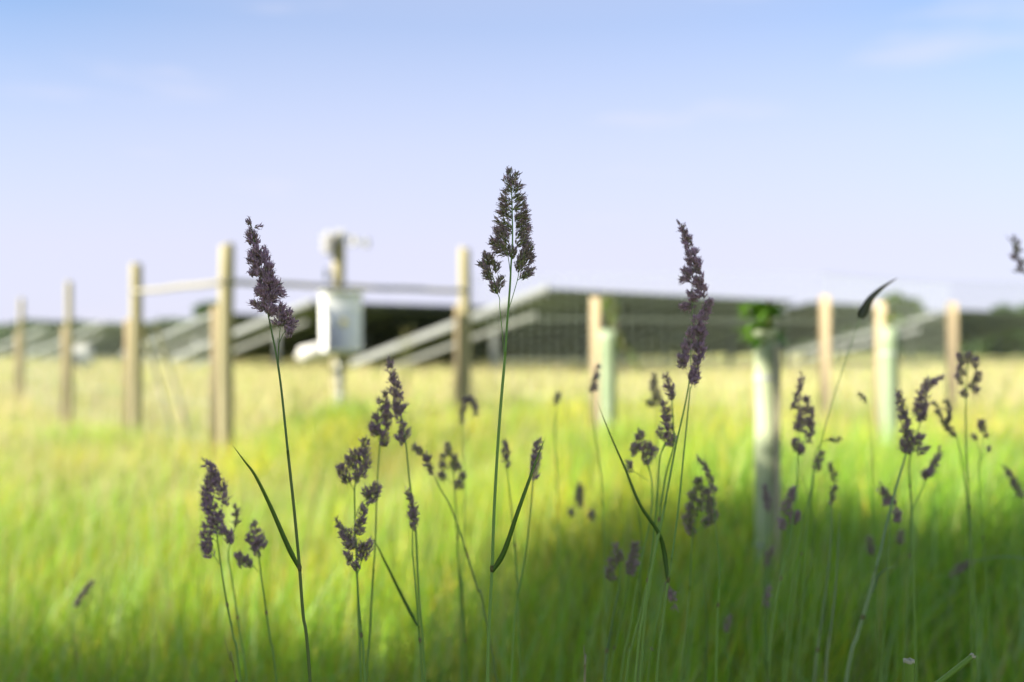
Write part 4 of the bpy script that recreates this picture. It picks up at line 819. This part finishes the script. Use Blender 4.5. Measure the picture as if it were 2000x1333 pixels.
S('pale oval tuft low in the shade left of the thick pale stem', 1.85, [(1702, 1090), (1706, 1180), (1710, 1300)], lobes=[[(1697, 1050, 4), (1700, 1066, 8), (1703, 1085, 5)]], purple=0.0, dens=1.3)
S('tiny pale pink tuft in the shade right of the thick pale stem', 1.8, [(1756, 1062), (1752, 1140), (1750, 1250)], lobes=[[(1762, 1036, 4), (1758, 1050, 6), (1754, 1064, 4)]], purple=0.2)
S('pale pink spike low left of the pinkish head', 1.7, [(1492, 1105), (1490, 1200), (1492, 1300)], lobes=[[(1510, 1066, 3), (1502, 1082, 6), (1494, 1104, 4)]], purple=0.3)
S('dim purple spike at the foot of the nearest tree tube', 1.75, [(1498, 1000), (1495, 1090), (1500, 1200)], lobes=[[(1494, 948, 3), (1497, 970, 6), (1499, 1000, 4)]], purple=0.8)
S('small curved spike hanging by the leaf node under the long narrow head', 1.3, [(1300, 1138), (1290, 1180), (1275, 1260), (1265, 1333)], lobes=[[(1317, 1188, 2), (1314, 1168, 4), (1306, 1150, 4), (1298, 1138, 2)]], purple=0.6, r=(0.0005, 0.001))
S('dark grass spike leaning right, alone at the far left', 1.85, [(146, 1186), (140, 1230), (150, 1300)], lobes=[[(180, 1136, 2), (168, 1152, 4), (156, 1170, 6), (146, 1186, 4)]], purple=0.35, dens=1.3)
S('blurred grey grass tip against the sky at the right edge', 0.72, [(2003, 530), (2030, 650), (2060, 900), (2070, 1333)], lobes=[[(1974, 470, 2), (1984, 488, 5), (1994, 508, 7), (2003, 530, 5)]], purple=0.5, dens=1.2)
S('pale arching grass stem drooping left at the lower right edge', 1.75, [(1905, 1096), (1950, 1088), (2000, 1092), (2050, 1120), (2100, 1200), (2110, 1333)], lobes=[[(1855, 1126, 3), (1870, 1112, 6), (1888, 1102, 6), (1905, 1096, 4)]], purple=0.0, dens=1.3, col=(0.2, 0.3, 0.16))
S('dim spike low between the twin tufted heads and the nearest tube', 1.6, [(1418, 1230), (1420, 1280), (1424, 1333)], lobes=[[(1424, 1205, 3), (1420, 1220, 5), (1418, 1234, 3)]], purple=0.5)
S('dim small spike beside the stem of the soft pinkish head', 1.6, [(1496, 1185), (1494, 1240), (1498, 1333)], lobes=[[(1502, 1148, 3), (1498, 1165, 5), (1495, 1186, 3)]], purple=0.6)
# bare stems of the foreground
bare = [((437, 1240), (450, 1290), (462, 1333), 1.15, (0.30, 0.34, 0.08), 'short straw edged blade at the bottom left below the leftmost large head'),
        ((1370, 1090), (1380, 1200), (1378, 1333), 1.5, (0.12, 0.22, 0.06), 'bare green stem below the hooked spike'),
        ((1490, 1060), (1494, 1180), (1500, 1333), 1.4, (0.12, 0.22, 0.05), 'bare green stem in front of the nearest tree tube'),
        ((1140, 1260), (1143, 1300), (1142, 1333), 1.2, (0.34, 0.30, 0.20), 'short pale dry tip at the bottom right of centre'),
        ((900, 985), (895, 1080), (905, 1200), 1.5, (0.12, 0.24, 0.05), 'bare stem below the open triangular head'),
        ((1226, 930), (1252, 1040), (1248, 1200), 1.4, (0.13, 0.22, 0.06), 'bare stem behind the crossing leaf'),
        ((1560, 900), (1590, 1040), (1560, 1230), 1.65, (0.16, 0.26, 0.08), 'bare slanting stem right of the soft pinkish head')]
for a, b, c, d, col, lb in bare: S(lb, d, [a, b, c], r=(0.0003, 0.0014), col=col)
S('long leaf tip in the middle of the twin tufted heads', 1.35, [(1212, 1145), (1200, 1190), (1188, 1260), (1180, 1333)], r=(0.0004, 0.002), col=(0.12, 0.22, 0.08))

# cut hollow stems at the bottom right
def stub(a, b, d, r, label):
    A = P(a[0], a[1], d); B = P(b[0], b[1], d); dr = (B - A).normalized(); dr2 = (dr + Vector((0, 0, -1.2))).normalized(); k = B.z / -dr2.z
    root = empty('cut_stem', B + dr2 * k, label, 'cut stem', None); mb = MB(); mb.tube(catmull([A, A.lerp(B, .5), B, B + dr * .04, B + dr * 0.06 + dr2 * k * .5, B + dr2 * k], 6), r, 12, (0.17, 0.30, 0.04), cap=False); mb.build('stem', M['stalk'], root, True)
    mb = MB(); n = 12; x = dr.cross(Vector((0, 1, 0))).normalized(); y = dr.cross(x); V = []
    for rr, dz in ((r * 1.12, 0.001), (r * 1.16, -0.0015), (r * .55, -0.002), (r * .5, 0.006)):
        for q in range(n):
            an = 6.283 * q / n; V.append(A + dr * (dz + 0.0008 * math.sin(q * 2.3)) + (x * math.cos(an) + y * math.sin(an)) * rr)
    mb.add(V, [(i * n + q, i * n + (q + 1) % n, (i + 1) * n + (q + 1) % n, (i + 1) * n + q) for i in range(3) for q in range(n)], (1, 1, 1)); mb.build('cut_rim', M['cut'], root, True)
stub((1775, 1292), (1777, 1345), 0.98, 0.0047, 'upright cut green stem with a pale rim at the bottom right')
stub((1899, 1282), (1740, 1407), 1.0, 0.0026, 'slanting cut green stem with a pale tip at the bottom right')
